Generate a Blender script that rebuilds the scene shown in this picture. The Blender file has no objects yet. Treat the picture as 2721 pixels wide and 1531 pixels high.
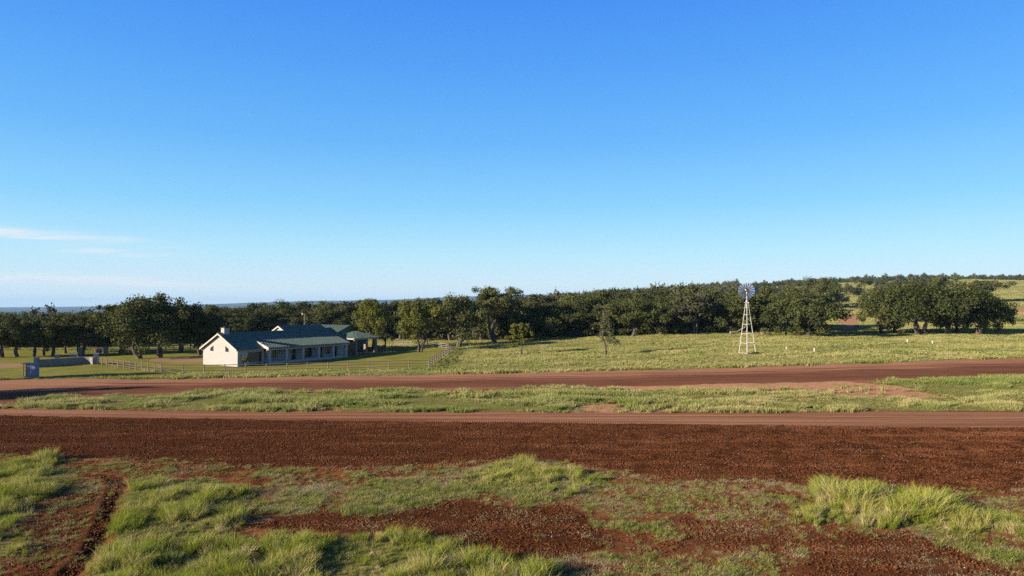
import bpy, math, random
import numpy as np
from mathutils import Vector, Matrix

# ------------------------------------------------------------------ camera, sky, sun
C = bpy.data.collections.new('ranch'); bpy.context.scene.collection.children.link(C)
SC = bpy.context.scene
CAMH = 10.0
FPX = 1814.0                      # focal length in pixels of the 2721 px wide photograph
PITCH = math.atan((812 - 765.5) / FPX)
cam_d = bpy.data.cameras.new('camera'); cam = bpy.data.objects.new('camera', cam_d)
C.objects.link(cam); SC.camera = cam
cam_d.sensor_width = 36; cam_d.lens = FPX / 2721 * 36
cam_d.clip_start = 0.1; cam_d.clip_end = 60000
cam.location = (0, 0, CAMH); cam.rotation_euler = (math.pi / 2 + PITCH, 0, 0)

SUN_EL = math.radians(15.5)
SUN_D = (-0.900, -0.436)          # horizontal direction towards the sun
SUN_AZ = math.atan2(SUN_D[0], SUN_D[1])
sd = bpy.data.lights.new('sun', 'SUN'); sun = bpy.data.objects.new('sun', sd); C.objects.link(sun)
sd.energy = 5.0; sd.angle = math.radians(0.55); sd.color = (1.0, 0.86, 0.68)
sun.rotation_euler = Vector((SUN_D[0] * math.cos(SUN_EL), SUN_D[1] * math.cos(SUN_EL), math.sin(SUN_EL))).to_track_quat('Z', 'Y').to_euler()

SC.view_settings.view_transform = 'Standard'; SC.view_settings.look = 'None'
SC.view_settings.exposure = 1.2; SC.view_settings.gamma = 1.0
SC.cycles.use_denoising = False
SC.cycles.max_bounces = 6; SC.cycles.diffuse_bounces = 2; SC.cycles.glossy_bounces = 2
SC.cycles.transmission_bounces = 4; SC.cycles.transparent_max_bounces = 8; SC.cycles.volume_bounces = 0

class NT:
    """small helper to write node maths"""
    def __init__(s, tree): s.t = tree; s.n = tree.nodes; s.l = tree.links
    def node(s, kind, **kw):
        n = s.n.new(kind)
        for k, v in kw.items(): setattr(n, k, v)
        return n
    def put(s, sock, v):
        if isinstance(v, bpy.types.NodeSocket): s.l.new(v, sock)
        elif isinstance(v, (tuple, list)) and len(v) == 3 and len(sock.default_value) == 4: sock.default_value = (*v, 1)
        else: sock.default_value = v
    def m(s, op, a, b=0.0, c=0.0, clamp=False):
        n = s.node('ShaderNodeMath', operation=op, use_clamp=clamp)
        s.put(n.inputs[0], a); s.put(n.inputs[1], b); s.put(n.inputs[2], c)
        return n.outputs[0]
    def mix(s, f, a, b, mode='MIX'):
        n = s.node('ShaderNodeMix', data_type='RGBA', blend_type=mode)
        s.put(n.inputs[0], f); s.put(n.inputs[6], a); s.put(n.inputs[7], b)
        return n.outputs[2]
    def ss(s, x, lo, hi):
        n = s.node('ShaderNodeMapRange', interpolation_type='SMOOTHSTEP')
        s.put(n.inputs[0], x); n.inputs[1].default_value = lo; n.inputs[2].default_value = hi
        return n.outputs[0]
    def noise(s, vec, scale, detail=3, rough=0.55, dist=0.0):
        n = s.node('ShaderNodeTexNoise')
        if vec is not None: s.l.new(vec, n.inputs['Vector'])
        n.inputs['Scale'].default_value = scale; n.inputs['Detail'].default_value = detail
        n.inputs['Roughness'].default_value = rough; n.inputs['Distortion'].default_value = dist
        return n.outputs[0]
    def scl(s, vec, v, add=(0, 0, 0)):
        n = s.node('ShaderNodeMapping'); s.l.new(vec, n.inputs[0]); n.inputs['Scale'].default_value = v
        n.inputs['Location'].default_value = add
        return n.outputs[0]

W = bpy.data.worlds.new('World'); SC.world = W; W.use_nodes = True
w = NT(W.node_tree); bg = W.node_tree.nodes['Background']
sky = w.node('ShaderNodeTexSky', sky_type='NISHITA', sun_disc=False)
sky.sun_elevation = SUN_EL; sky.sun_rotation = SUN_AZ % (2 * math.pi)
sky.altitude = 300; sky.air_density = 1.0; sky.dust_density = 0.3; sky.ozone_density = 4.0
hs = w.node('ShaderNodeHueSaturation'); w.l.new(sky.outputs[0], hs.inputs['Color'])
hs.inputs['Saturation'].default_value = 1.1
tc = w.node('ShaderNodeTexCoord'); sx = w.node('ShaderNodeSeparateXYZ'); w.l.new(tc.outputs['Generated'], sx.inputs[0])
yy = w.m('MAXIMUM', sx.outputs[1], 0.05)
ca = w.m('DIVIDE', sx.outputs[0], yy); cb = w.m('DIVIDE', sx.outputs[2], yy)
cv = w.node('ShaderNodeCombineXYZ'); w.l.new(ca, cv.inputs[0]); w.l.new(cb, cv.inputs[1])
n1 = w.noise(w.scl(cv.outputs[0], (3.0, 60, 1)), 1.0, 5, 0.6, 0.6)
n2 = w.noise(w.scl(cv.outputs[0], (9.0, 160, 1)), 1.0, 4, 0.6, 0.4)
wig = w.m('MULTIPLY', w.m('SUBTRACT', w.noise(w.scl(cv.outputs[0], (4, 4, 1)), 1.0, 2), 0.5), 0.03)
tot = None
# thin cirrus streaks low on the left: (x0 px, y0, x1, y1, half width, strength)
for (x0, y0, x1, y1, hw, st) in [(-500, 570, 620, 672, 11, 1.3), (60, 655, 640, 700, 8, .9), (250, 628, 400, 641, 4, .7),
                                 (-500, 724, 900, 768, 9, 2.6), (200, 752, 1100, 780, 7, .6)]:
    a0, b0, a1, b1 = (x0 - 1360) / FPX, (812 - y0) / FPX, (x1 - 1360) / FPX, (812 - y1) / FPX
    k = (b1 - b0) / (a1 - a0)
    line = w.m('ADD', w.m('MULTIPLY_ADD', ca, k, b0 - k * a0), w.m('MULTIPLY', wig, 0.35))
    d = w.m('DIVIDE', w.m('SUBTRACT', cb, line), hw / FPX)
    g = w.m('POWER', 2.718, w.m('MULTIPLY', w.m('MULTIPLY', d, d), -0.7))
    fall = w.m('MULTIPLY', w.ss(ca, a1, a1 - (a1 - a0) * 0.55), w.ss(ca, a0, a0 + 0.12))
    q = w.m('MULTIPLY', w.m('MULTIPLY', g, fall), st * 1.6)
    tot = q if tot is None else w.m('ADD', tot, q)
cm = w.m('MULTIPLY', tot, w.m('MULTIPLY', w.ss(n1, 0.28, 0.75), w.m('ADD', w.ss(n2, 0.3, 0.7), 0.35)), clamp=True)
# clear autumn air: deeper blue overhead, pale at the horizon, even from left to right
ramp = w.node('ShaderNodeValToRGB'); w.l.new(w.m('MULTIPLY', sx.outputs[2], 1.0), ramp.inputs[0])
SKYK = 0.13 * 2 ** SC.view_settings.exposure
stops = [(0.0, (216, 236, 247)), (0.03, (212, 235, 247)), (0.075, (184, 231, 251)), (0.14, (140, 210, 252)), (0.23, (104, 182, 250)), (0.33, (82, 160, 247)), (0.42, (66, 142, 242)), (0.52, (40, 92, 180)), (0.7, (17, 50, 115)), (1.0, (8, 28, 76))]
while len(ramp.color_ramp.elements) < len(stops): ramp.color_ramp.elements.new(.5)
for e, (p, c) in zip(ramp.color_ramp.elements, stops):
    e.position = p; e.color = (*[((v / 255 + .055) / 1.055) ** 2.4 for v in c], 1)
gradc = w.mix(1.0, ramp.outputs[0], (1 / SKYK, 1 / SKYK, 1 / SKYK), 'MULTIPLY')
skyb = w.mix(0.93, hs.outputs[0], gradc)
skyc = w.mix(w.m('MULTIPLY', cm, 0.85), skyb, tuple(v / SKYK for v in (.80, .88, .95)))
w.l.new(skyc, bg.inputs['Color']); bg.inputs['Strength'].default_value = 0.13

# ------------------------------------------------------------------ numeric helpers
def rnd_lat(ix, iy, seed):
    h = (ix.astype(np.int64) * 374761393 + iy.astype(np.int64) * 668265263 + seed * 982451653) & 0xffffffff
    h = ((h ^ (h >> 13)) * 1274126177) & 0xffffffff
    return ((h ^ (h >> 16)) & 0xffff) / 65535.0
def vnoise(x, y, seed=0):
    x = np.asarray(x, float); y = np.asarray(y, float)
    ix = np.floor(x); iy = np.floor(y); fx = x - ix; fy = y - iy
    fx = fx * fx * (3 - 2 * fx); fy = fy * fy * (3 - 2 * fy)
    a = rnd_lat(ix, iy, seed); b = rnd_lat(ix + 1, iy, seed); c = rnd_lat(ix, iy + 1, seed); d = rnd_lat(ix + 1, iy + 1, seed)
    return (a * (1 - fx) + b * fx) * (1 - fy) + (c * (1 - fx) + d * fx) * fy
def fbm(x, y, seed=0, o=4):
    s = 0; a = 0.5; t = 0
    for i in range(o):
        s = s + a * vnoise(x * 2 ** i, y * 2 ** i, seed + i * 7); t += a; a *= 0.5
    return s / t
def S(t): t = np.clip(t, 0, 1); return t * t * (3 - 2 * t)

def H(x, y):
    x = np.asarray(x, float); y = np.asarray(y, float)
    az = x / np.maximum(y, 60)
    near = S((x + 45) / 110) * (S((y - 55) / 70) * 2.4 + S((y - 110) / 80) * 1.6)
    hill = 40 * S((az + .15) / .75) * S((y - 185) / 800)
    drop = -75 * S((y - 330) / 3500) * S((-az + .05) / .3)
    ridge = np.interp(az, [-1.5, -.75, -.5, -.276, 0, .3], [40, 52, 98, 160, 175, 150])
    ridge = ridge + 26 * (fbm(az * 9, az * 0 + 3, 5, 4) - .5)
    far = ridge * S((y - 7000) / 3500) * (1 - S((az - .15) / .3))
    mid = 48 * S((y - 3500) / 1200) * (1 - S((y - 5200) / 1500)) * S((-az - .1) / .3) * (.5 + fbm(az * 12, az * 0, 9))
    und = (fbm(x / 90, y / 90, 3, 3) - .5) * 5 * S((y - 200) / 200) + (fbm(x / 12, y / 12, 4, 3) - .5) * .35 * S((y - 58) / 12)
    dip = -8 * S((y - 190) / 170) * S((-az - .02) / .40)
    return near + hill + drop + far + mid + und + dip

def ray(px, py):
    X = (px - 1360.5) / FPX; Z = -(py - 765.5) / FPX
    return X, math.cos(PITCH) - math.sin(PITCH) * Z, math.sin(PITCH) + math.cos(PITCH) * Z
_T = np.concatenate([np.arange(10, 300, .1), np.geomspace(300, 11000, 6000)])
def ground(px, py):
    """where the line of sight through a photograph pixel meets the land (survey of the photo)"""
    dx, dy, dz = ray(px, py)
    t = _T / dy
    below = (CAMH + dz * t) < H(dx * t, dy * t)
    i = int(np.argmax(below)) if below.any() else len(t) - 1
    return Vector((dx * t[i], dy * t[i], float(H(dx * t[i], dy * t[i]))))
def gxy(px, py): g = ground(px, py); return (g.x, g.y)

def edge(pts):
    p = sorted(gxy(*q) for q in pts)
    xs = np.array([a[0] for a in p]); ys = np.array([a[1] for a in p])
    def f(x):
        r = np.interp(x, xs, ys)
        kl = (ys[1] - ys[0]) / (xs[1] - xs[0]); kr = (ys[-1] - ys[-2]) / (xs[-1] - xs[-2])
        r = r + np.where(x < xs[0], np.clip(x - xs[0], -60, 0) * kl, 0) + np.where(x > xs[-1], np.clip(x - xs[-1], 0, 60) * kr, 0)
        return r
    return f
def inpoly(x, y, poly, soft=0.0):
    """signed-distance based soft inside test"""
    x = np.asarray(x, float); y = np.asarray(y, float)
    ins = np.zeros(x.shape, bool); dist = np.full(x.shape, 1e9)
    n = len(poly)
    for i in range(n):
        x0, y0 = poly[i]; x1, y1 = poly[(i + 1) % n]
        c = ((y0 > y) != (y1 > y)) & (x < (x1 - x0) * (y - y0) / ((y1 - y0) or 1e-9) + x0)
        ins ^= c
        dx, dy = x1 - x0, y1 - y0
        t = np.clip(((x - x0) * dx + (y - y0) * dy) / (dx * dx + dy * dy + 1e-9), 0, 1)
        dist = np.minimum(dist, np.hypot(x - x0 - t * dx, y - y0 - t * dy))
    sdist = np.where(ins, dist, -dist)
    if soft <= 0: return ins.astype(float)
    return S((sdist + soft) / (2 * soft))
def PA(l): return [gxy(a * .38, b * .38 + 980) for a, b in l]        # the photo's lower left third
def PB(l): return [gxy(900 + a * .38, b * .38 + 980) for a, b in l]  # lower middle
def PCc(l): return [gxy(1800 + a * .38, b * .38 + 980) for a, b in l] # lower right
def PS(l): return [gxy(a, b) for a, b in l]

E_field = edge([(0, 1010), (500, 1007), (1000, 998.5), (1560, 986.6), (2000, 975), (2400, 962), (2721, 950.6)])
E_rbot = edge([(0, 1078), (120, 1064), (300, 1053), (500, 1046), (1000, 1038), (1560, 1036), (2000, 1028), (2330, 1018), (2721, 1004)])
E_trk = edge([(0, 1086), (900, 1094), (1800, 1098), (2721, 1094)])
E_till = edge([(0, 1105), (900, 1119), (1800, 1128), (2721, 1139)])
E_tbot = edge([(0, 1208), (450, 1223), (700, 1235), (900, 1242), (1100, 1235), (1300, 1220), (1500, 1230), (1650, 1250), (1800, 1275), (2200, 1285), (2721, 1303)])

tall_polys = [
    (PA([(-900, 760), (0, 700), (230, 650), (330, 620), (400, 660), (380, 720), (420, 790), (470, 850), (400, 900), (250, 960), (200, 1040), (150, 1090), (0, 1110), (-900, 1200)]), 1.0),
    (PA([(-900, 1200), (0, 1130), (170, 1150), (170, 1280), (60, 1330), (0, 1350), (-900, 1500)]), .6),
    (PA([(830, 870), (1000, 820), (1250, 800), (1480, 810), (1590, 850), (1680, 910), (1650, 1000), (1720, 1080), (1640, 1140), (1450, 1150), (1500, 1210), (1900, 1220), (2367, 1230), (2367, 1700), (400, 1700), (520, 1449), (640, 1280), (720, 1160), (800, 1040), (800, 950)]), .75),
    (PA([(1250, 830), (1480, 820), (1600, 860), (1690, 960), (1720, 1080), (1640, 1140), (1350, 1130), (1050, 1140), (1000, 1050), (1150, 950)]), 1.0),
    (PA([(1450, 1290), (1000, 1260), (640, 1360), (450, 1700), (2500, 1700), (2400, 1240), (1900, 1260)]), 1.0),
    (PB([(-60, 1230), (0, 1215), (300, 1185), (560, 1190), (800, 1230), (870, 1300), (1050, 1300), (1200, 1340), (1500, 1410), (1650, 1700), (-60, 1700)]), 1.0),
    (PB([(900, 720), (1250, 650), (1500, 710), (1700, 710), (1850, 780), (1750, 840), (1600, 900), (1300, 850), (1000, 800)]), .8),
    (PCc([(900, 960), (950, 870), (1050, 810), (1300, 800), (1500, 860), (1650, 890), (1850, 910), (2000, 970), (2300, 1010), (2422, 1060), (2600, 1100), (2422, 1140), (2000, 1150), (1800, 1130), (1600, 1120), (1200, 1110), (880, 1070)]), 1.0),
]
short_polys = [
    (PA([(830, 800), (1000, 790), (1500, 800), (1600, 830), (1800, 860), (2367, 800), (2380, 1010), (1950, 1050), (1800, 1000), (1700, 950), (1000, 1300), (640, 1300), (720, 1160), (800, 1040)]), .9),
    (PB([(-20, 790), (450, 770), (800, 770), (900, 710), (1250, 650), (1500, 700), (1700, 700), (1850, 780), (1800, 830), (1700, 900), (1500, 960), (1250, 960), (1050, 900), (850, 910), (500, 970), (250, 1040), (-20, 1030)]), 1.0),
    (PB([(1700, 850), (1950, 800), (2400, 830), (2420, 1060), (2200, 1040), (1900, 1050), (1600, 980)]), .55),
    (PB([(1600, 1330), (1800, 1290), (2100, 1250), (2420, 1330), (2440, 1700), (1300, 1700), (1300, 1400)]), .6),
    (PCc([(-20, 1300), (300, 1290), (700, 1280), (800, 1380), (820, 1700), (-20, 1700)]), .6),
    (PCc([(0, 800), (300, 800), (860, 930), (900, 1060), (0, 1060)]), .45),
    (PCc([(1600, 860), (2600, 920), (2600, 1080), (2000, 960)]), .4),
    (PCc([(1650, 1120), (2422, 1130), (2600, 1300), (2422, 1500), (2100, 1300), (1700, 1220)]), .45),
    (PA([(480, 700), (800, 700), (1400, 760), (1500, 800), (850, 820), (480, 860)]), .4),
    (PA([(1650, 960), (2000, 1010), (1800, 1160), (2300, 1230), (1450, 1220), (1500, 1160), (1700, 1130)]), .3),
]
bare_polys = [
    (PB([(-60, 1060), (250, 1050), (500, 985), (850, 930), (1250, 970), (1500, 980), (1750, 1060), (1850, 1200), (1650, 1330), (1250, 1300), (1000, 1260), (850, 1220), (500, 1170), (0, 1170)]), 1.0),
    (PA([(1850, 1050), (2367, 1020), (2367, 1180), (1750, 1140)]), .8),
    (PA([(480, 900), (560, 800), (700, 755), (830, 780), (830, 850), (780, 950), (750, 1080), (690, 1200), (590, 1340), (450, 1700), (-100, 1700), (0, 1380), (170, 1290), (200, 1050), (400, 930)]), .5),
    (PCc([(900, 1130), (1600, 1150), (2000, 1260), (2422, 1460), (2422, 1700), (900, 1700), (850, 1350)]), .55),
    (PCc([(0, 1080), (850, 1090), (800, 1280), (0, 1280)]), .45),
]
pale_polys = [
    (PA([(1590, 815), (1780, 835), (1780, 865), (1640, 870)]), 1.0), (PA([(1680, 1050), (1860, 1030), (1960, 1070), (1900, 1100), (1700, 1110)]), 1.0),
    (PS([(1560, 1030), (1960, 1020), (2230, 1014), (2330, 1020), (2430, 1034), (2510, 1058), (2380, 1062), (2150, 1050), (1950, 1042), (1700, 1039), (1560, 1038)]), 1.0),
    (PS([(1480, 1096), (1580, 1070), (1700, 1078), (1800, 1068), (1880, 1092), (1750, 1098)]), .9),
]
mid_red = PS([(1130, 1032), (1330, 1030), (1300, 1062), (1230, 1062)])
lawn_poly = PS([(257, 967), (429, 991), (1140, 978), (1200, 933), (1120, 921), (1040, 920), (520, 925), (250, 930), (-800, 935), (-800, 1007), (60, 1007), (430, 1004), (429, 992)])
tan_polys = [PS([(387, 962), (420, 950), (545, 948), (545, 964)]), PS([(-600, 968), (60, 966), (62, 977), (-600, 985)]),
             PS([(225, 927), (236, 905), (255, 905), (300, 919), (300, 927), (240, 930)])]
path_poly = PS([(2224, 882), (2250, 862), (2221, 862), (2228, 846), (2288, 832), (2289, 838), (2280, 862), (2272, 863), (2276, 872), (2262, 884)])
far_dirt = [PS([(2688, 816), (2990, 812), (2990, 828), (2688, 829)]), PS([(2092, 806), (2100, 796), (2128, 784), (2130, 790), (2110, 802)])]
concrete_poly = PS([(917, 951), (985, 943), (975, 949), (925, 955), (740, 969), (735, 966)])

def patch(x, y, polys, soft):
    r = np.zeros(np.shape(x)); bx0 = 1e9
    for p, wgt in polys:
        xs = [q[0] for q in p]; ys = [q[1] for q in p]
        m = (x > min(xs) - 3) & (x < max(xs) + 3) & (y > min(ys) - 3) & (y < max(ys) + 3)
        if m.any(): r[m] = np.maximum(r[m], wgt * inpoly(x[m], y[m], p, soft))
    return r

rutline = PA([(560, 745), (700, 752), (800, 772), (832, 815), (805, 890), (780, 950), (730, 1090), (690, 1190), (640, 1270), (590, 1340), (480, 1449), (400, 1560)])
def rut_dist(x, y):
    dr = np.full(np.shape(x), 9.0)
    for (xa, ya), (xb, yb) in zip(rutline[:-1], rutline[1:]):
        dx_, dy_ = xb - xa, yb - ya; tt = np.clip(((x - xa) * dx_ + (y - ya) * dy_) / (dx_ * dx_ + dy_ * dy_), 0, 1)
        dr = np.minimum(dr, np.hypot(x - xa - tt * dx_, y - ya - tt * dy_))
    return dr
def cover(x, y):
    """what covers the land: tall grass, short grass, tilled soil, pale soil, lawn, road, straw, tread marks"""
    wob = (fbm(x / 2.2, y / 2.2, 11, 4) - .5); wobs = (fbm(x / .7, y / .7, 21, 3) - .5)
    xw = x + wob * 1.6 + wobs * .9; yw = y + (fbm(x / 2.5, y / 2.5, 31, 4) - .5) * 1.6 + wobs * .9
    f_, r_, k_, t_, b_ = E_field(x), E_rbot(x), E_trk(x), E_till(x), E_tbot(x)
    ew = wob * 1.6 + wobs * .7
    field = S((y + ew * 1.2 - f_) / 1.0 + .5)
    road = (1 - field) * S((y + ew * 2.0 - r_) / 1.5 + .5)
    strip = (1 - S((y + ew * 2.0 - r_) / 1.5 + .5)) * S((y + ew * .6 - k_) / .8 + .5)
    track = (1 - S((y + ew * .6 - k_) / .8 + .5)) * S((y + ew * .2 - t_) / .4 + .5)
    tilled = (1 - S((y + ew * .2 - t_) / .4 + .5)) * S((y + ew * 1.1 - b_) / 1.0 + .5)
    near = 1 - S((y + ew * 1.1 - b_) / 1.0 + .5)
    tall = patch(xw, yw, tall_polys, .5) * near
    short = patch(xw, yw, short_polys, .6) * near
    bare = patch(xw, yw, bare_polys, .5) * near
    pale = patch(xw, yw, pale_polys, .5)
    n1_ = fbm(x / 1.3, y / 1.3, 41, 4)
    sparse = near * (.12 + .55 * S((n1_ - .52) / .16)) * (1 - .85 * bare)
    short = np.maximum(short * (.45 + .55 * S((n1_ - .3) / .2)), sparse)
    short = short * (1 - .85 * (bare > .5) * (tall < .3))
    rt_ = 1 - np.exp(-(rut_dist(x, y) / .5) ** 2); tall = tall * rt_; short = short * rt_; bare = np.maximum(bare, .8 * (1 - rt_))
    nn = fbm(x / 5, y / 3, 51, 4)
    strip_g = strip * (.35 + .65 * S((nn - .33) / .15)) * (1 - .75 * inpoly(xw, yw, mid_red, 1.0)) * (1 - .95 * pale)
    lawn = inpoly(x + wob, y + wob, lawn_poly, .5)
    tan = np.zeros(np.shape(x))
    for p in tan_polys: tan = np.maximum(tan, inpoly(x + wob, y + wob * 3, p, .6))
    pathm = inpoly(x + wob * 2, y + wob * 2, path_poly, 1.0)
    for p in far_dirt: pathm = np.maximum(pathm, inpoly(x + wob * 3, y + wob * 6, p, 3.0))
    conc = inpoly(x, y, concrete_poly, .1)
    field_g = field * (1 - lawn) * (1 - pathm)
    return dict(field=field, road=road, strip=strip, track=track, tilled=tilled, near=near, tall=tall, short=short, bare=bare, pale=pale,
                strip_g=strip_g, lawn=lawn * field, tan=tan * field, path=pathm * field, conc=conc, field_g=field_g)

# ------------------------------------------------------------------ object helpers
def mesh_obj(name, verts, faces, mat=None, parent=None, smooth=False, link=True):
    me = bpy.data.meshes.new(name)
    verts = np.asarray(verts, np.float32).reshape(-1, 3)
    if isinstance(faces, np.ndarray):
        k = faces.shape[1]; nf = len(faces)
        me.vertices.add(len(verts)); me.vertices.foreach_set('co', verts.ravel())
        me.loops.add(nf * k); me.loops.foreach_set('vertex_index', faces.astype(np.int32).ravel())
        me.polygons.add(nf); me.polygons.foreach_set('loop_start', np.arange(nf, dtype=np.int32) * k)
        me.update(calc_edges=True); me.validate()
    else:
        me.from_pydata([tuple(map(float, v)) for v in verts], [], faces); me.update()
    if smooth: me.polygons.foreach_set('use_smooth', [True] * len(me.polygons))
    if mat: me.materials.append(mat)
    o = bpy.data.objects.new(name, me)
    if link: C.objects.link(o)
    if parent: o.parent = parent
    return o
def tag(o, label=None, cat=None, group=None, kind=None):
    if label: o['label'] = label
    if cat: o['category'] = cat
    if group: o['group'] = group
    if kind: o['kind'] = kind
    return o
def thing(name, label, cat, loc=(0, 0, 0), rz=0, group=None):
    o = bpy.data.objects.new(name, None); C.objects.link(o); o.location = loc; o.rotation_euler = (0, 0, rz)
    o.empty_display_size = .3
    return tag(o, label, cat, group)
def copy_thing(src, loc, rz=0, scale=(1, 1, 1), label=None, group=None, cat=None, parts=True):
    o = src.copy(); C.objects.link(o); o.location = loc; o.rotation_euler = (0, 0, rz); o.scale = scale
    if label: o['label'] = label
    if cat: o['category'] = cat
    if group: o['group'] = group
    elif 'group' in o: del o['group']
    for ch in src.children:
        c = ch.copy(); C.objects.link(c); c.parent = o
        for g in ch.children:
            d = g.copy(); C.objects.link(d); d.parent = c
    return o

class MB:
    """collects simple solids into one mesh"""
    def __init__(s): s.v = []; s.f = []
    def add(s, vs, fs):
        b = len(s.v); s.v += [tuple(v) for v in vs]; s.f += [tuple(i + b for i in f) for f in fs]; return s
    def box(s, x0, x1, y0, y1, z0, z1):
        return s.add([(x0, y0, z0), (x1, y0, z0), (x1, y1, z0), (x0, y1, z0), (x0, y0, z1), (x1, y0, z1), (x1, y1, z1), (x0, y1, z1)],
                     [(0, 3, 2, 1), (4, 5, 6, 7), (0, 1, 5, 4), (1, 2, 6, 5), (2, 3, 7, 6), (3, 0, 4, 7)])
    def slab(s, pts, th):
        """polygon (any plane, roughly horizontal) with thickness th downwards"""
        n = len(pts); b = [(p[0], p[1], p[2] - th) for p in pts]
        return s.add(list(pts) + b, [tuple(range(n)), tuple(range(2 * n - 1, n - 1, -1))] + [(i, n + i, n + (i + 1) % n, (i + 1) % n) for i in range(n)])
    def ext(s, pts, vec):
        """extrude polygon along vec"""
        n = len(pts); b = [tuple(p[k] + vec[k] for k in range(3)) for p in pts]
        return s.add(list(pts) + b, [tuple(range(n))[::-1], tuple(range(n, 2 * n))] + [(i, (i + 1) % n, n + (i + 1) % n, n + i) for i in range(n)])
    def bar(s, p, q, r0, r1=None, n=6):
        r1 = r0 if r1 is None else r1
        p = Vector(p); q = Vector(q); d = (q - p).normalized()
        a = d.orthogonal().normalized(); b = d.cross(a)
        vs = []
        for c, r in ((p, r0), (q, r1)):
            for i in range(n):
                t = 2 * math.pi * i / n; vs.append(c + (a * math.cos(t) + b * math.sin(t)) * r)
        return s.add(vs, [(i, (i + 1) % n, n + (i + 1) % n, n + i) for i in range(n)] + [tuple(range(n))[::-1], tuple(range(n, 2 * n))])
    def tube(s, pts, rs, n=6):
        ring = []
        pts = [Vector(p) for p in pts]; a = None
        for i, p in enumerate(pts):
            d = (pts[min(i + 1, len(pts) - 1)] - pts[max(i - 1, 0)]).normalized()
            a = d.orthogonal().normalized() if a is None else (a - d * a.dot(d)).normalized()
            b = d.cross(a)
            for k in range(n):
                t = 2 * math.pi * k / n; ring.append(p + (a * math.cos(t) + b * math.sin(t)) * rs[i])
        fs = []
        for i in range(len(pts) - 1):
            for k in range(n): fs.append((i * n + k, i * n + (k + 1) % n, (i + 1) * n + (k + 1) % n, (i + 1) * n + k))
        fs += [tuple(range(n))[::-1], tuple(range((len(pts) - 1) * n, len(pts) * n))]
        return s.add(ring, fs)
    def build(s, name, mat, parent=None, smooth=False): return mesh_obj(name, s.v, s.f, mat, parent, smooth)

# ------------------------------------------------------------------ materials
def principled(name, col, rough=.8, metal=0.0, spec=.3):
    m = bpy.data.materials.new(name); m.use_nodes = True; t = NT(m.node_tree); b = m.node_tree.nodes['Principled BSDF']
    t.put(b.inputs['Base Color'], col); b.inputs['Roughness'].default_value = rough; b.inputs['Metallic'].default_value = metal
    b.inputs['Specular IOR Level'].default_value = spec
    return m, t, b
def noisy(name, c1, c2, scale=3, rough=.85, metal=0, spec=.3, bump=.3, bscale=20, detail=4):
    m, t, b = principled(name, c1, rough, metal, spec)
    co = t.node('ShaderNodeTexCoord').outputs['Object']
    f = t.ss(t.noise(co, scale, detail), .3, .7)
    t.l.new(t.mix(f, c1, c2), b.inputs['Base Color'])
    if bump:
        bp = t.node('ShaderNodeBump'); bp.inputs['Strength'].default_value = bump; bp.inputs['Distance'].default_value = .03
        t.l.new(t.noise(co, bscale, 3), bp.inputs['Height']); t.l.new(bp.outputs[0], b.inputs['Normal'])
    return m

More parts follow.
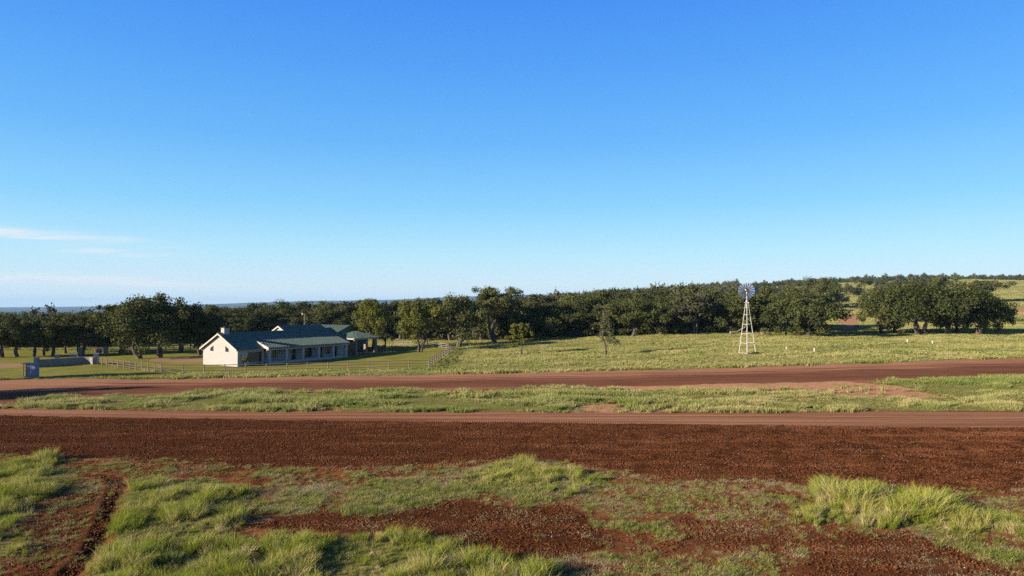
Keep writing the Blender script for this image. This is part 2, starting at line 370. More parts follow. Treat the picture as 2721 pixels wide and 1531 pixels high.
def ground_material():
    m, t, b = principled('soil_and_turf', (.2, .1, .06), 1.0, 0, 0.0)
    pos = t.node('ShaderNodeNewGeometry').outputs['Position']
    a1 = t.node('ShaderNodeAttribute', attribute_name='mask_a'); a2 = t.node('ShaderNodeAttribute', attribute_name='mask_b')
    s1 = t.node('ShaderNodeSeparateColor'); t.l.new(a1.outputs['Color'], s1.inputs[0])
    s2 = t.node('ShaderNodeSeparateColor'); t.l.new(a2.outputs['Color'], s2.inputs[0])
    a3 = t.node('ShaderNodeAttribute', attribute_name='mask_c'); s3 = t.node('ShaderNodeSeparateColor'); t.l.new(a3.outputs['Color'], s3.inputs[0])
    tan_, track_, near_ = s3.outputs[0], s3.outputs[1], s3.outputs[2]
    grass, tilled, pale = s1.outputs[0], s1.outputs[1], s1.outputs[2]; lawn = a1.outputs['Alpha']
    road, tread, wood = s2.outputs[0], s2.outputs[1], s2.outputs[2]; field = a2.outputs['Alpha']
    nbig = t.noise(pos, .35, 4); nmid = t.noise(pos, 1.7, 5, .6); nfine = t.noise(pos, 9, 4, .65); nclod = t.noise(pos, 22, 3, .6)
    streak = t.noise(t.scl(pos, (.05, 1.1, 0)), 1.0, 4, .6, .3); streak2 = t.noise(t.scl(pos, (.12, 4.0, 0)), 1.0, 3, .6, .2)
    red = t.mix(t.ss(nmid, .3, .7), (.15, .055, .022), (.25, .095, .040))
    dark = t.mix(t.ss(nfine, .35, .65), (.050, .018, .008), (.120, .045, .018))
    dark = t.mix(t.m('MULTIPLY', t.ss(streak, .5, .68), .35), dark, (.16, .060, .024))
    palec = t.mix(t.ss(nmid, .3, .7), (.52, .28, .155), (.40, .20, .105))
    soil = t.mix(t.ss(t.m('ADD', t.m('ADD', tilled, t.m('MULTIPLY', near_, .18)), t.m('MULTIPLY', t.m('SUBTRACT', t.m('ADD', t.m('MULTIPLY', nfine, .5), t.m('MULTIPLY', nmid, .5)), .5), 1.6)), .3, .75), red, dark)
    roadc = t.mix(t.ss(streak, .35, .62), (.175, .070, .038), (.38, .185, .105))
    roadc = t.mix(t.m('MULTIPLY', t.ss(streak2, .45, .65), .5), roadc, (.25, .105, .058))
    rp = t.m('ADD', a3.outputs['Alpha'], t.m('MULTIPLY', t.m('SUBTRACT', streak, .5), .5))
    roadc = t.mix(t.m('MULTIPLY', t.m('MULTIPLY', t.ss(rp, .08, .2), t.ss(rp, .72, .5)), .45), roadc, (.135, .055, .032))
    roadc = t.mix(t.m('MULTIPLY', t.ss(rp, .7, .9), .6), roadc, (.38, .195, .11))
    trackc = t.mix(t.ss(t.noise(t.scl(pos, (.03, 3.2, 0)), 1.0, 5, .65, .1), .38, .60), (.18, .072, .036), (.38, .195, .11))
    rp = t.m('ADD', a3.outputs['Alpha'], t.m('MULTIPLY', t.m('SUBTRACT', streak, .5), .5))
    roadc = t.mix(t.m('MULTIPLY', t.m('MULTIPLY', t.ss(rp, .08, .2), t.ss(rp, .72, .5)), .45), roadc, (.135, .055, .032))
    roadc = t.mix(t.m('MULTIPLY', t.ss(rp, .7, .9), .6), roadc, (.38, .195, .11))
    trackc = t.mix(t.m('MULTIPLY', t.ss(nmid, .5, .7), .4), trackc, (.24, .105, .055))
    soil = t.mix(road, soil, roadc); soil = t.mix(track_, soil, trackc)
    soil = t.mix(t.ss(t.m('ADD', pale, t.m('MULTIPLY', t.m('SUBTRACT', streak2, .5), .7)), .3, .7), soil, palec)
    soil = t.mix(t.ss(t.noise(pos, 60, 2), .73, .8), soil, (.42, .27, .2))        # little pale stones
    gcol = t.mix(t.ss(nfine, .3, .7), (.15, .15, .035), (.22, .19, .07))
    gcol = t.mix(t.m('MULTIPLY', t.ss(nclod, .5, .7), .4), gcol, (.10, .05, .03))
    fcol = t.mix(t.ss(t.noise(t.scl(pos, (.25, .6, 1)), .22, 5, .6), .38, .6), (.17, .18, .045), (.30, .26, .10))
    lcol = t.mix(t.ss(nbig, .35, .62), (.17, .20, .03), (.26, .22, .065))
    lcol = t.mix(t.m('MULTIPLY', t.ss(nmid, .45, .7), .35), lcol, (.28, .20, .08))
    gf = t.ss(t.m('ADD', grass, t.m('MULTIPLY', t.m('SUBTRACT', nmid, .5), .9)), .3, .7)
    col = t.mix(gf, soil, gcol); col = t.mix(field, col, fcol); col = t.mix(lawn, col, lcol); col = t.mix(t.ss(t.m('ADD', tan_, t.m('MULTIPLY', t.m('SUBTRACT', nmid, .5), .6)), .35, .65), col, t.mix(t.ss(nfine, .3, .7), (.36, .24, .13), (.30, .20, .10)))
    col = t.mix(wood, col, t.mix(t.ss(t.noise(pos, .02, 4), .4, .6), (.035, .045, .02), (.07, .08, .035)))
    t.l.new(col, b.inputs['Base Color'])
    wv = t.node('ShaderNodeTexWave', wave_type='BANDS', bands_direction='X'); t.l.new(t.scl(pos, (1, .7, 0)), wv.inputs[0]); wv.inputs['Scale'].default_value = 1.6
    wv.inputs['Distortion'].default_value = 1.0; wv.inputs['Detail'].default_value = 2
    h = t.m('MULTIPLY', nfine, t.m('MULTIPLY_ADD', tilled, 1.6, .25))
    h = t.m('ADD', h, t.m('MULTIPLY', nclod, t.m('MULTIPLY_ADD', tilled, .9, .15)))
    h = t.m('ADD', h, t.m('MULTIPLY', t.m('MULTIPLY', wv.outputs[1], tread), .35))
    h = t.m('ADD', h, t.m('MULTIPLY', t.m('MULTIPLY', streak2, road), 1.0))
    bp = t.node('ShaderNodeBump'); bp.inputs['Strength'].default_value = 1.0; bp.inputs['Distance'].default_value = .06
    t.l.new(h, bp.inputs['Height']); t.l.new(bp.outputs[0], b.inputs['Normal'])
    return m
M_ground = ground_material()

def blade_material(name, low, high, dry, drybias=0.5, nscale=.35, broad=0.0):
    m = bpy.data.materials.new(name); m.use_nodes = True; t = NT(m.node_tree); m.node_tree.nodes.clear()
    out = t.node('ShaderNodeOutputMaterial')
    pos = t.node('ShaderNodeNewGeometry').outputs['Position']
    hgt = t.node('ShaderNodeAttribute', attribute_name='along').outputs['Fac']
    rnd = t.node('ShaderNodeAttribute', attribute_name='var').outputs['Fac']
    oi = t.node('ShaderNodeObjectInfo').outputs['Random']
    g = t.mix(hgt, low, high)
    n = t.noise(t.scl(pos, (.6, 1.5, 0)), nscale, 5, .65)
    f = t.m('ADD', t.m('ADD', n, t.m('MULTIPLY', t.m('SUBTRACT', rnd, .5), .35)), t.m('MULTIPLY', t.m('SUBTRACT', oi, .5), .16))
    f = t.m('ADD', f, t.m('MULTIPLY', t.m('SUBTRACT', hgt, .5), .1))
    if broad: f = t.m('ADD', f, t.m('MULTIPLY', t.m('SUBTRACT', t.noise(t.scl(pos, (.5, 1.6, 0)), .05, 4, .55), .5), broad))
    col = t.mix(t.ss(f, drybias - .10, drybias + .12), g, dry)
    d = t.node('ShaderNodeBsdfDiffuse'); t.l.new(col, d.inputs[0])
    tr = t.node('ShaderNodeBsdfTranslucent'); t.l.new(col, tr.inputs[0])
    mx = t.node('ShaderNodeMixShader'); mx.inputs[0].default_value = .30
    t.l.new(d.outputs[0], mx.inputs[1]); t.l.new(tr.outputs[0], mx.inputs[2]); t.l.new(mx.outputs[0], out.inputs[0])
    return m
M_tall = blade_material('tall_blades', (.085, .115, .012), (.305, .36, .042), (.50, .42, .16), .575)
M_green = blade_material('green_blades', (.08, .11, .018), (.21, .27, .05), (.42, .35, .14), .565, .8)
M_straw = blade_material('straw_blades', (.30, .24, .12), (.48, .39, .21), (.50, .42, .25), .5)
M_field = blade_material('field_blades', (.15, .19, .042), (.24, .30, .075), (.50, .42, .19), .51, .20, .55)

def leaf_material(name, c1, c2, trans=.22):
    m = bpy.data.materials.new(name); m.use_nodes = True; t = NT(m.node_tree); m.node_tree.nodes.clear()
    out = t.node('ShaderNodeOutputMaterial')
    var = t.node('ShaderNodeAttribute', attribute_name='var').outputs['Fac']
    oi = t.node('ShaderNodeObjectInfo').outputs['Random']
    f = t.m('ADD', t.m('MULTIPLY', var, .62), t.m('MULTIPLY', oi, .45))
    col = t.mix(f, c1, c2)
    d = t.node('ShaderNodeBsdfDiffuse'); t.l.new(col, d.inputs[0])
    tr = t.node('ShaderNodeBsdfTranslucent'); t.l.new(col, tr.inputs[0])
    mx = t.node('ShaderNodeMixShader'); mx.inputs[0].default_value = trans
    t.l.new(d.outputs[0], mx.inputs[1]); t.l.new(tr.outputs[0], mx.inputs[2]); t.l.new(mx.outputs[0], out.inputs[0])
    return m
M_leaf = leaf_material('oak_leaves', (.024, .037, .012), (.122, .128, .046), .16)
M_leafg = leaf_material('grey_green_leaves', (.045, .052, .028), (.125, .120, .066))
M_leafy = leaf_material('yellow_green_leaves', (.085, .10, .022), (.21, .20, .045), .35)
M_leafb = leaf_material('bush_leaves', (.07, .085, .035), (.16, .16, .075))
M_bark = noisy('bark', (.045, .038, .031), (.12, .10, .082), 2.5, .95, 0, .1, .6, 12)
M_barkp = noisy('pale_bark', (.09, .08, .07), (.16, .145, .125), 2.5, .95, 0, .1, .6, 12)

# ------------------------------------------------------------------ the land: one grid, split by cover
def axis_x():
    a = np.concatenate([np.arange(0, 26, .25), np.arange(26, 62, .5), np.arange(62, 160, 1.1)])
    g = np.geomspace(160, 16000, 75); p = np.concatenate([a, g])
    return np.concatenate([-p[::-1], p[1:]])
def axis_y():
    a = np.concatenate([np.arange(18, 62, .25), np.arange(62, 125, .5), np.arange(125, 235, 1.1), np.geomspace(235, 1400, 80), np.geomspace(1450, 16000, 60)])
    b = np.concatenate([-np.geomspace(3000, 10, 24), np.arange(-5, 18, 1.5)])
    return np.concatenate([b, a])
ax, ay = axis_x(), axis_y()
GX, GY = np.meshgrid(ax, ay)
gx, gy = GX.ravel(), GY.ravel()
cv_ = cover(gx, gy)
gz = H(gx, gy)
rough = np.clip(cv_['tilled'] + cv_['bare'] * .9, 0, 1) * (gy < 66) * (np.abs(gx) < 60)
gz = gz + rough * ((vnoise(gx * 4.1, gy * 4.1, 77) - .5) * .07 + (vnoise(gx * 1.3, gy * 1.3, 78) - .5) * .05)
gz = gz + (np.clip(cv_['tall'], 0, 1) * .04 + cv_['short'] * .03) * (gy < 60)
gz = gz + cv_['strip_g'] * .08
# wheel ruts along the tracks
rut = np.sin((gy - E_till(gx)) * 2.6) * .025 * cv_['track']
gz = gz + rut
# the pressed tyre track that curls through the lower left
dr = rut_dist(gx, gy)
gz = gz - .20 * np.exp(-(dr / .25) ** 2) + .07 * np.exp(-((dr - .5) / .2) ** 2)

V = np.stack([gx, gy, gz], 1)
ny, nx = GX.shape
I = np.arange(ny * nx).reshape(ny, nx)
F = np.stack([I[:-1, :-1].ravel(), I[:-1, 1:].ravel(), I[1:, 1:].ravel(), I[1:, :-1].ravel()], 1)
treadline = np.exp(-((gy - E_till(gx) - .25) / .35) ** 2) + np.exp(-((gy - E_tbot(gx) + .8) / .45) ** 2) * (gx < 3)
treadline += inpoly(gx, gy, PA([(170, 1080), (700, 1080), (690, 1190), (170, 1190)]), .3)
grass_w = np.clip(np.maximum(np.maximum(cv_['tall'] * .95, cv_['short'] * .75), cv_['strip_g'] * .9), 0, 1)
wood_w = S((gy - 600) / 900) * (1 - S((gx / np.maximum(gy, 60) - .2) / .2)) + S((gy - 1500) / 800)
A1 = np.stack([grass_w, np.clip(np.maximum(cv_['tilled'], cv_['bare'] * .8), 0, 1),
               np.clip(np.maximum(cv_['pale'], cv_['path']), 0, 1),
               cv_['lawn'] * (1 - cv_['tan'])], 1)
A3 = np.stack([cv_['tan'], cv_['track'], cv_['near'], np.clip((gy - E_rbot(gx)) / (E_field(gx) - E_rbot(gx) + 1e-6), 0, 1)], 1)
A2 = np.stack([np.clip(cv_['road'], 0, 1), np.clip(treadline, 0, 1), np.clip(wood_w, 0, 1), cv_['field_g'] * (1 - cv_['tan'])], 1)
def fm(a): return a[F].mean(1)
cls = np.zeros(len(F), int)
cls[fm(cv_['road']) > .5] = 1
cls[fm(cv_['track']) > .5] = 2
cls[fm(cv_['tilled']) > .5] = 3
cls[(fm(cv_['path']) > .5)] = 4
cls[(fm(gy) > 3000)] = 5
def sub_ground(name, k, label=None):
    f = F[cls == k]
    if not len(f): return
    u, inv = np.unique(f, return_inverse=True)
    o = mesh_obj(name, V[u], inv.reshape(f.shape), M_ground, None, True)
    for nm, arr in (('mask_a', A1), ('mask_b', A2), ('mask_c', A3)):
        at = o.data.color_attributes.new(nm, 'FLOAT_COLOR', 'POINT')
        at.data.foreach_set('color', arr[u].astype(np.float32).ravel())
    tag(o, label, None, None, 'structure')
    return o
sub_ground('ground', 0, 'grassy ranch land with patches of red soil')
sub_ground('dirt_road', 1, 'wide red dirt road running across in front of the house')
sub_ground('dirt_track', 2, 'pale packed dirt track with wheel marks beside the ploughed strip')
sub_ground('tilled_strip', 3, 'dark ploughed red soil strip across the foreground')
sub_ground('path', 4, 'red dirt path climbing between the oaks on the right')
sub_ground('hills', 5, 'blue hills far away on the horizon')

# ------------------------------------------------------------------ grass tufts and clods (geometry nodes instances)
def tuft(name, seed, n, hgt, spread, width, lean, mat, wind=.25, flat=0.0, segs=3):
    r = np.random.RandomState(seed)
    vs = []; fs = []; al = []; va = []
    for i in range(n):
        a = r.rand() * 2 * math.pi; rad = spread * math.sqrt(r.rand())
        bx, by = rad * math.cos(a), rad * math.sin(a)
        h = hgt * (.45 + .55 * r.rand()); L = lean * (.3 + r.rand()) * h
        da = a + r.randn() * .9; dx = math.cos(da) * L + wind * h * .8; dy = math.sin(da) * L + wind * h * .2
        wa = r.rand() * math.pi; wx, wy = math.cos(wa) * width / 2, math.sin(wa) * width / 2
        v = r.rand(); b = len(vs)
        for k in range(segs + 1):
            t = k / segs; bend = t * t
            z = h * (t - flat * .9 * bend) * (1 - .18 * bend); ww = (1 - t) ** .6 if k < segs else 0.0
            px, py = bx + dx * bend, by + dy * bend
            if k < segs:
                vs += [(px - wx * ww, py - wy * ww, z - .03), (px + wx * ww, py + wy * ww, z - .03)]; al += [t, t]; va += [v, v]
            else: vs.append((px, py, z)); al.append(1); va.append(v)
        for k in range(segs - 1): fs.append((b + 2 * k, b + 2 * k + 1, b + 2 * k + 3, b + 2 * k + 2))
        fs.append((b + 2 * segs - 2, b + 2 * segs - 1, b + 2 * segs))
    o = mesh_obj(name, vs, fs, mat, None, False, link=False)
    for nm, arr in (('along', al), ('var', va)):
        at = o.data.attributes.new(nm, 'FLOAT', 'POINT'); at.data.foreach_set('value', np.array(arr, np.float32))
    return o

def clod_patch(name, seed, n, smin, smax, mat, size=1.0):
    r = np.random.RandomState(seed); vs = []; fs = []
    base = np.array([(1, 0, 0), (-1, 0, 0), (0, 1, 0), (0, -1, 0), (0, 0, 1), (0, 0, -1), (.6, .6, .6), (-.6, .6, .6), (.6, -.6, .6), (-.6, -.6, .6)], float)
    tri = [(6, 4, 8), (6, 8, 0), (6, 0, 2), (6, 2, 4), (7, 4, 2), (7, 2, 1), (7, 1, 9), (7, 9, 4), (8, 4, 9), (8, 9, 3), (8, 3, 0), (9, 1, 3)]
    for i in range(n):
        s = smin + (smax - smin) * r.rand() ** 2.5
        p = (r.rand(3) - .5) * size; p[2] = s * .1
        q = base * (.6 + .6 * r.rand(10, 1)) * s * np.array([1 + .5 * r.rand(), .8 + .5 * r.rand(), .75])
        a = r.rand() * 6.28; R = np.array([[math.cos(a), -math.sin(a), 0], [math.sin(a), math.cos(a), 0], [0, 0, 1]])
        b = len(vs); vs += list(q @ R.T + p); fs += [tuple(b + k for k in t3) for t3 in tri]
    return mesh_obj(name, vs, fs, mat, None, False, link=False)

def scatter(name, pts, scales, idx, sources, label, zs=None):
    """one object that plants copies of the sources on its points"""
    n = len(pts); r = np.random.RandomState(len(name) + n)
    me = bpy.data.meshes.new(name); me.vertices.add(n); me.vertices.foreach_set('co', np.asarray(pts, np.float32).ravel())
    def at(nm, typ, arr, key='value'):
        a = me.attributes.new(nm, typ, 'POINT'); a.data.foreach_set(key, np.asarray(arr).ravel())
    rot = np.zeros((n, 3), np.float32); rot[:, 2] = r.rand(n) * 6.283 if zs is None else zs
    sc = np.asarray(scales, np.float32); sc = np.repeat(sc[:, None], 3, 1) if sc.ndim == 1 else sc
    at('rot', 'FLOAT_VECTOR', rot, 'vector'); at('scl', 'FLOAT_VECTOR', sc, 'vector'); at('idx', 'INT', np.asarray(idx, np.int32))
    o = bpy.data.objects.new(name, me); C.objects.link(o); tag(o, label, None, None, 'stuff')
    ng = bpy.data.node_groups.new(name + '_scatter', 'GeometryNodeTree')
    ng.interface.new_socket('Geometry', in_out='INPUT', socket_type='NodeSocketGeometry')
    ng.interface.new_socket('Geometry', in_out='OUTPUT', socket_type='NodeSocketGeometry')
    N = ng.nodes; L = ng.links
    gi = N.new('NodeGroupInput'); go = N.new('NodeGroupOutput'); jn = N.new('GeometryNodeJoinGeometry')
    def named(nm, dt):
        x = N.new('GeometryNodeInputNamedAttribute'); x.data_type = dt; x.inputs[0].default_value = nm; return x.outputs[0]
    nr, ns, ni = named('rot', 'FLOAT_VECTOR'), named('scl', 'FLOAT_VECTOR'), named('idx', 'INT')
    for k, s in enumerate(sources):
        oi = N.new('GeometryNodeObjectInfo'); oi.inputs[0].default_value = s; oi.inputs['As Instance'].default_value = True
        cp = N.new('FunctionNodeCompare'); cp.data_type = 'INT'; cp.operation = 'EQUAL'
        L.new(ni, cp.inputs[2]); cp.inputs[3].default_value = k
        ip = N.new('GeometryNodeInstanceOnPoints'); L.new(gi.outputs[0], ip.inputs['Points']); L.new(cp.outputs[0], ip.inputs['Selection'])
        L.new(oi.outputs['Geometry'], ip.inputs['Instance']); L.new(nr, ip.inputs['Rotation']); L.new(ns, ip.inputs['Scale'])
        L.new(ip.outputs[0], jn.inputs[0])
    L.new(jn.outputs[0], go.inputs[0])
    md = o.modifiers.new('scatter', 'NODES'); md.node_group = ng
    return o

def sample(n, x0, x1, y0, y1, wfun, seed, persp=False):
    r = np.random.RandomState(seed)
    x = x0 + (x1 - x0) * r.rand(n); y = y0 + (y1 - y0) * r.rand(n)
    if persp:                                   # only a wedge a little wider than the view
        k = np.abs(x) < y * .95 + 12; x, y = x[k], y[k]
    wgt = wfun(x, y); k = r.rand(len(x)) < wgt
    return x[k], y[k]

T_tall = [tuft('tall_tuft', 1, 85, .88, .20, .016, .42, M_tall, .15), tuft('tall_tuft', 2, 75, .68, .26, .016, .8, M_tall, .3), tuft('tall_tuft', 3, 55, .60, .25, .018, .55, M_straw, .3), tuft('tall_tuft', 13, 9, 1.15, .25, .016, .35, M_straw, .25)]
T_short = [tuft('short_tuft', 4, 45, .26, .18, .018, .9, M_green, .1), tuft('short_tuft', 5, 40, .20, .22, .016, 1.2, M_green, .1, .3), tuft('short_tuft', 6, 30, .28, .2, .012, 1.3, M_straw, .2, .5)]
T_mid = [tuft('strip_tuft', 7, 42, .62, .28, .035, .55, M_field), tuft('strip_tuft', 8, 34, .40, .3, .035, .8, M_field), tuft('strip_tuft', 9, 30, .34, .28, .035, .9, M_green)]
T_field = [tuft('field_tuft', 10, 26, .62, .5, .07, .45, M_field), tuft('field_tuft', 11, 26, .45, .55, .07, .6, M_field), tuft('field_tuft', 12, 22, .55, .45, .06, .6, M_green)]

# tall grass clumps in the foreground
def tallw(x, y):
    c = cover(x, y); return np.clip(c['tall'] * (.55 + .6 * S((fbm(x / 1.1, y / 1.1, 61) - .4) / .2)), 0, 1)
x, y = sample(42000, -34, 34, 20, 46, tallw, 1)
n = fbm(x / 1.4, y / 1.4, 62); hsc = .42 + .85 * S((n - .36) / .28); r = np.random.RandomState(5)
c = cover(x, y)
boost = patch(x, y, [(PCc([(930, 1000), (960, 870), (1100, 800), (1300, 800), (1500, 880), (1850, 960), (1900, 1060), (1500, 1100), (1100, 1060)]), .55), (PA([(230, 720), (240, 640), (330, 610), (400, 660), (380, 740)]), .6)], .5)
hsc = hsc * (.86 + boost)
q_ = r.rand(len(x)); idx = np.where(q_ < .16, 2, np.where(q_ < .24, 3, r.randint(0, 2, len(x))))
scatter('tall_grass', np.stack([x, y, H(x, y) + .03], 1), hsc * (.55 + .65 * r.rand(len(x)) ** 1.5) * (.5 + .5 * c['tall']), idx, T_tall, 'tall yellow green grass in the foreground clumps')
# low turf and cut straw between the clumps
def shortw(x, y):
    c = cover(x, y); return np.clip(c['short'] + .25 * c['tall'], 0, 1)
x, y = sample(70000, -36, 36, 20, 48, shortw, 2)
r = np.random.RandomState(6); c = cover(x, y)
strawy = fbm(x / 2.5, y / 2.5, 63)
idx = np.where(r.rand(len(x)) < np.clip((strawy - .38) * 2.2, .08, .8), 2, r.randint(0, 2, len(x)))
scatter('low_grass', np.stack([x, y, H(x, y) + .02], 1), (.5 + .8 * r.rand(len(x))) * (.5 + .6 * np.clip(c['short'], 0, 1)), idx, T_short, 'low green turf and cut straw among the red soil')
# strip between the two roads and the verge of the field
def stripw(x, y):
    c = cover(x, y); return np.clip(c['strip_g'], 0, 1)
x, y = sample(150000, -90, 95, 56, 100, stripw, 3, True)
n = fbm(x / 4, y / 2.2, 64); r = np.random.RandomState(7)
hs_ = .36 + .75 * S((n - .34) / .36)
idx = np.where(n + .2 * (r.rand(len(x)) - .5) > .55, 0, np.where(r.rand(len(x)) < .5, 1, 2))
scatter('strip_grass', np.stack([x, y, H(x, y) + .04], 1), hs_ * (.7 + .5 * r.rand(len(x))), idx, T_mid, 'rough green grass on the strip between the two dirt roads')
house_zone = PS([(540, 972), (632, 978), (1000, 955), (1010, 925), (830, 905), (600, 925)])
def fieldw(x, y):
    c = cover(x, y); return np.clip(c['field_g'] * (1 - c['tan']) * (1 - inpoly(x, y, house_zone)) * np.where(y < 190, 1, .45), 0, 1)
x, y = sample(170000, -120, 175, 78, 235, fieldw, 4, True)
n = fbm(x / 9, y / 5, 65); r = np.random.RandomState(8)
hs_ = .34 + .50 * S((n - .38) / .3); verge = np.clip(1 - (y - E_field(x)) / 4, 0, 1)
lane = inpoly(x, y, PS([(1142, 984), (1206, 932), (1236, 932), (1190, 985)]), 1.0)
idx = np.where(r.rand(len(x)) < .22 + .6 * verge * (fbm(x / 6, y / 6, 68) > .48) + .9 * lane, 2, r.randint(0, 2, len(x)))
scatter('field_grass', np.stack([x, y, H(x, y) + .02], 1), (hs_ + .55 * verge * (fbm(x / 6, y / 6, 68) > .5)) * (.7 + .5 * r.rand(len(x))), idx, T_field, 'tall pale grass over the field around the windmill')
# grass over the open slope on the right
def slopew(x, y):
    return np.clip((x / y - .22) / .04, 0, 1) * (y > 230) * (1 - inpoly(x, y, path_poly)) * (1 - np.maximum(inpoly(x, y, far_dirt[0]), inpoly(x, y, far_dirt[1]))) * np.clip(900 / y - .7, .15, 1) * np.clip(1.2 - (x / y - .80) / .05, 0, 1)
x, y = sample(90000, 50, 640, 230, 880, slopew, 14)
r = np.random.RandomState(15)
scatter('slope_grass', np.stack([x, y, H(x, y) - .05], 1), np.stack([1.8 + 1.6 * r.rand(len(x))] * 2 + [.8 + .6 * r.rand(len(x))], 1) * (y / 330)[:, None] ** .5, r.randint(0, 2, len(x)), T_field, 'pale grass over the open slope behind the right hand oaks')
# dry cut straw lying on the near soil
x, y = sample(6000, -36, 36, 20, 48, lambda x, y: cover(x, y)['near'] * np.clip(S((fbm(x / 1.8, y / 1.2, 81) - .46) / .14), 0, 1), 16)
T_lit = [tuft('straw_litter', 21, 16, .22, .3, .014, 2.6, M_straw, .3, .8), tuft('straw_litter', 22, 12, .16, .35, .014, 3.2, M_straw, .3, .85)]
r = np.random.RandomState(17)
scatter('straw_litter', np.stack([x, y, H(x, y) + .05], 1), .7 + .8 * r.rand(len(x)), r.randint(0, 2, len(x)), T_lit, 'dry straw litter lying on the red soil in the foreground')
# clods
M_clod, tcl, bcl = principled('clods', (.08, .035, .018), 1.0, 0, 0.0)
pcl = tcl.node('ShaderNodeNewGeometry').outputs['Position']
c1_ = tcl.mix(tcl.ss(tcl.noise(pcl, 5, 3), .35, .65), (.055, .020, .009), (.155, .060, .026))
c1_ = tcl.mix(tcl.m('MULTIPLY', tcl.ss(tcl.noise(tcl.scl(pcl, (.06, .5, 0)), 1.0, 4, .6), .48, .66), .6), c1_, (.20, .085, .040))
tcl.l.new(c1_, bcl.inputs['Base Color'])
M_stone = noisy('pale_stone', (.35, .24, .18), (.5, .38, .3), 4, .9, 0, .2, .3, 20)
K = [clod_patch('clod_patch', 1, 150, .007, .036, M_clod), clod_patch('clod_patch', 2, 110, .008, .060, M_clod), clod_patch('stone_patch', 3, 7, .015, .035, M_stone)]
def clodw(x, y):
    c = cover(x, y); return np.clip(c['tilled'] + c['bare'] * .8 + (.10 + .5 * S((fbm(x / 1.6, y / 1.6, 71) - .40) / .2)) * c['near'], 0, 1)
x, y = sample(15000, -50, 50, 20, 62, clodw, 9, True)
r = np.random.RandomState(9)
scatter('soil_clods', np.stack([x, y, H(x, y) + .01], 1), .55 + .7 * r.rand(len(x)), np.where(r.rand(len(x)) < .06, 2, r.randint(0, 2, len(x))), K, 'loose clods of red soil on the ploughed ground')

# ------------------------------------------------------------------ trees
def leaf_mesh(name, centers, radii, n_per, size, mat, rs, flat=.75):
    """many small leaf sprays spread through the clumps of a crown"""
    P = []; VAR = []; NRM = []; SZ = []
    mid = np.mean(centers, 0)
    for c, r in zip(centers, radii):
        k = int(n_per * (r ** 2)) + 8
        d = rs.randn(k, 3); d /= np.linalg.norm(d, axis=1)[:, None]
        rad = r * (rs.rand(k) ** .45) * np.clip(1 + .16 * rs.randn(k), .5, 1.25)
        p = c + d * rad[:, None] * np.array([1, 1, flat])
        P.append(p); VAR.append(np.clip(.35 * rs.rand() + .65 * rs.rand(k), 0, 1)); NRM.append(d * .8 + rs.randn(k, 3) * .6 + np.array([0, 0, .35]))
        SZ.append(size * (.6 + .8 * rs.rand(k)))
    P = np.concatenate(P); VAR = np.concatenate(VAR); N = np.concatenate(NRM); SZ = np.concatenate(SZ)
    N /= np.linalg.norm(N, axis=1)[:, None]
    a = np.cross(N, rs.randn(len(N), 3)); a /= np.linalg.norm(a, axis=1)[:, None] + 1e-9; b = np.cross(N, a)
    L = SZ[:, None]; V4 = np.stack([P - a * L * .55, P + b * L * .38, P + a * L * .55, P - b * L * .38], 1)
    V4 += N[:, None, :] * (rs.rand(len(P), 4, 1) - .5) * L[:, None] * .35
    n = len(P); Fq = np.arange(4 * n).reshape(n, 4)
    o = mesh_obj(name, V4.reshape(-1, 3), Fq, mat)
    at = o.data.attributes.new('var', 'FLOAT', 'POINT'); at.data.foreach_set('value', np.repeat(VAR, 4).astype(np.float32))
    return o

def curve_pts(p, q, rs, n=6, sag=.12, wob=.12):
    p = np.array(p, float); q = np.array(q, float); d = np.linalg.norm(q - p); out = []
    side = rs.randn(3) * wob * d
    for i in range(n + 1):
        t = i / n; out.append(tuple(p + (q - p) * t + side * math.sin(math.pi * t) + np.array([0, 0, sag * d * math.sin(math.pi * t)])))
    return out

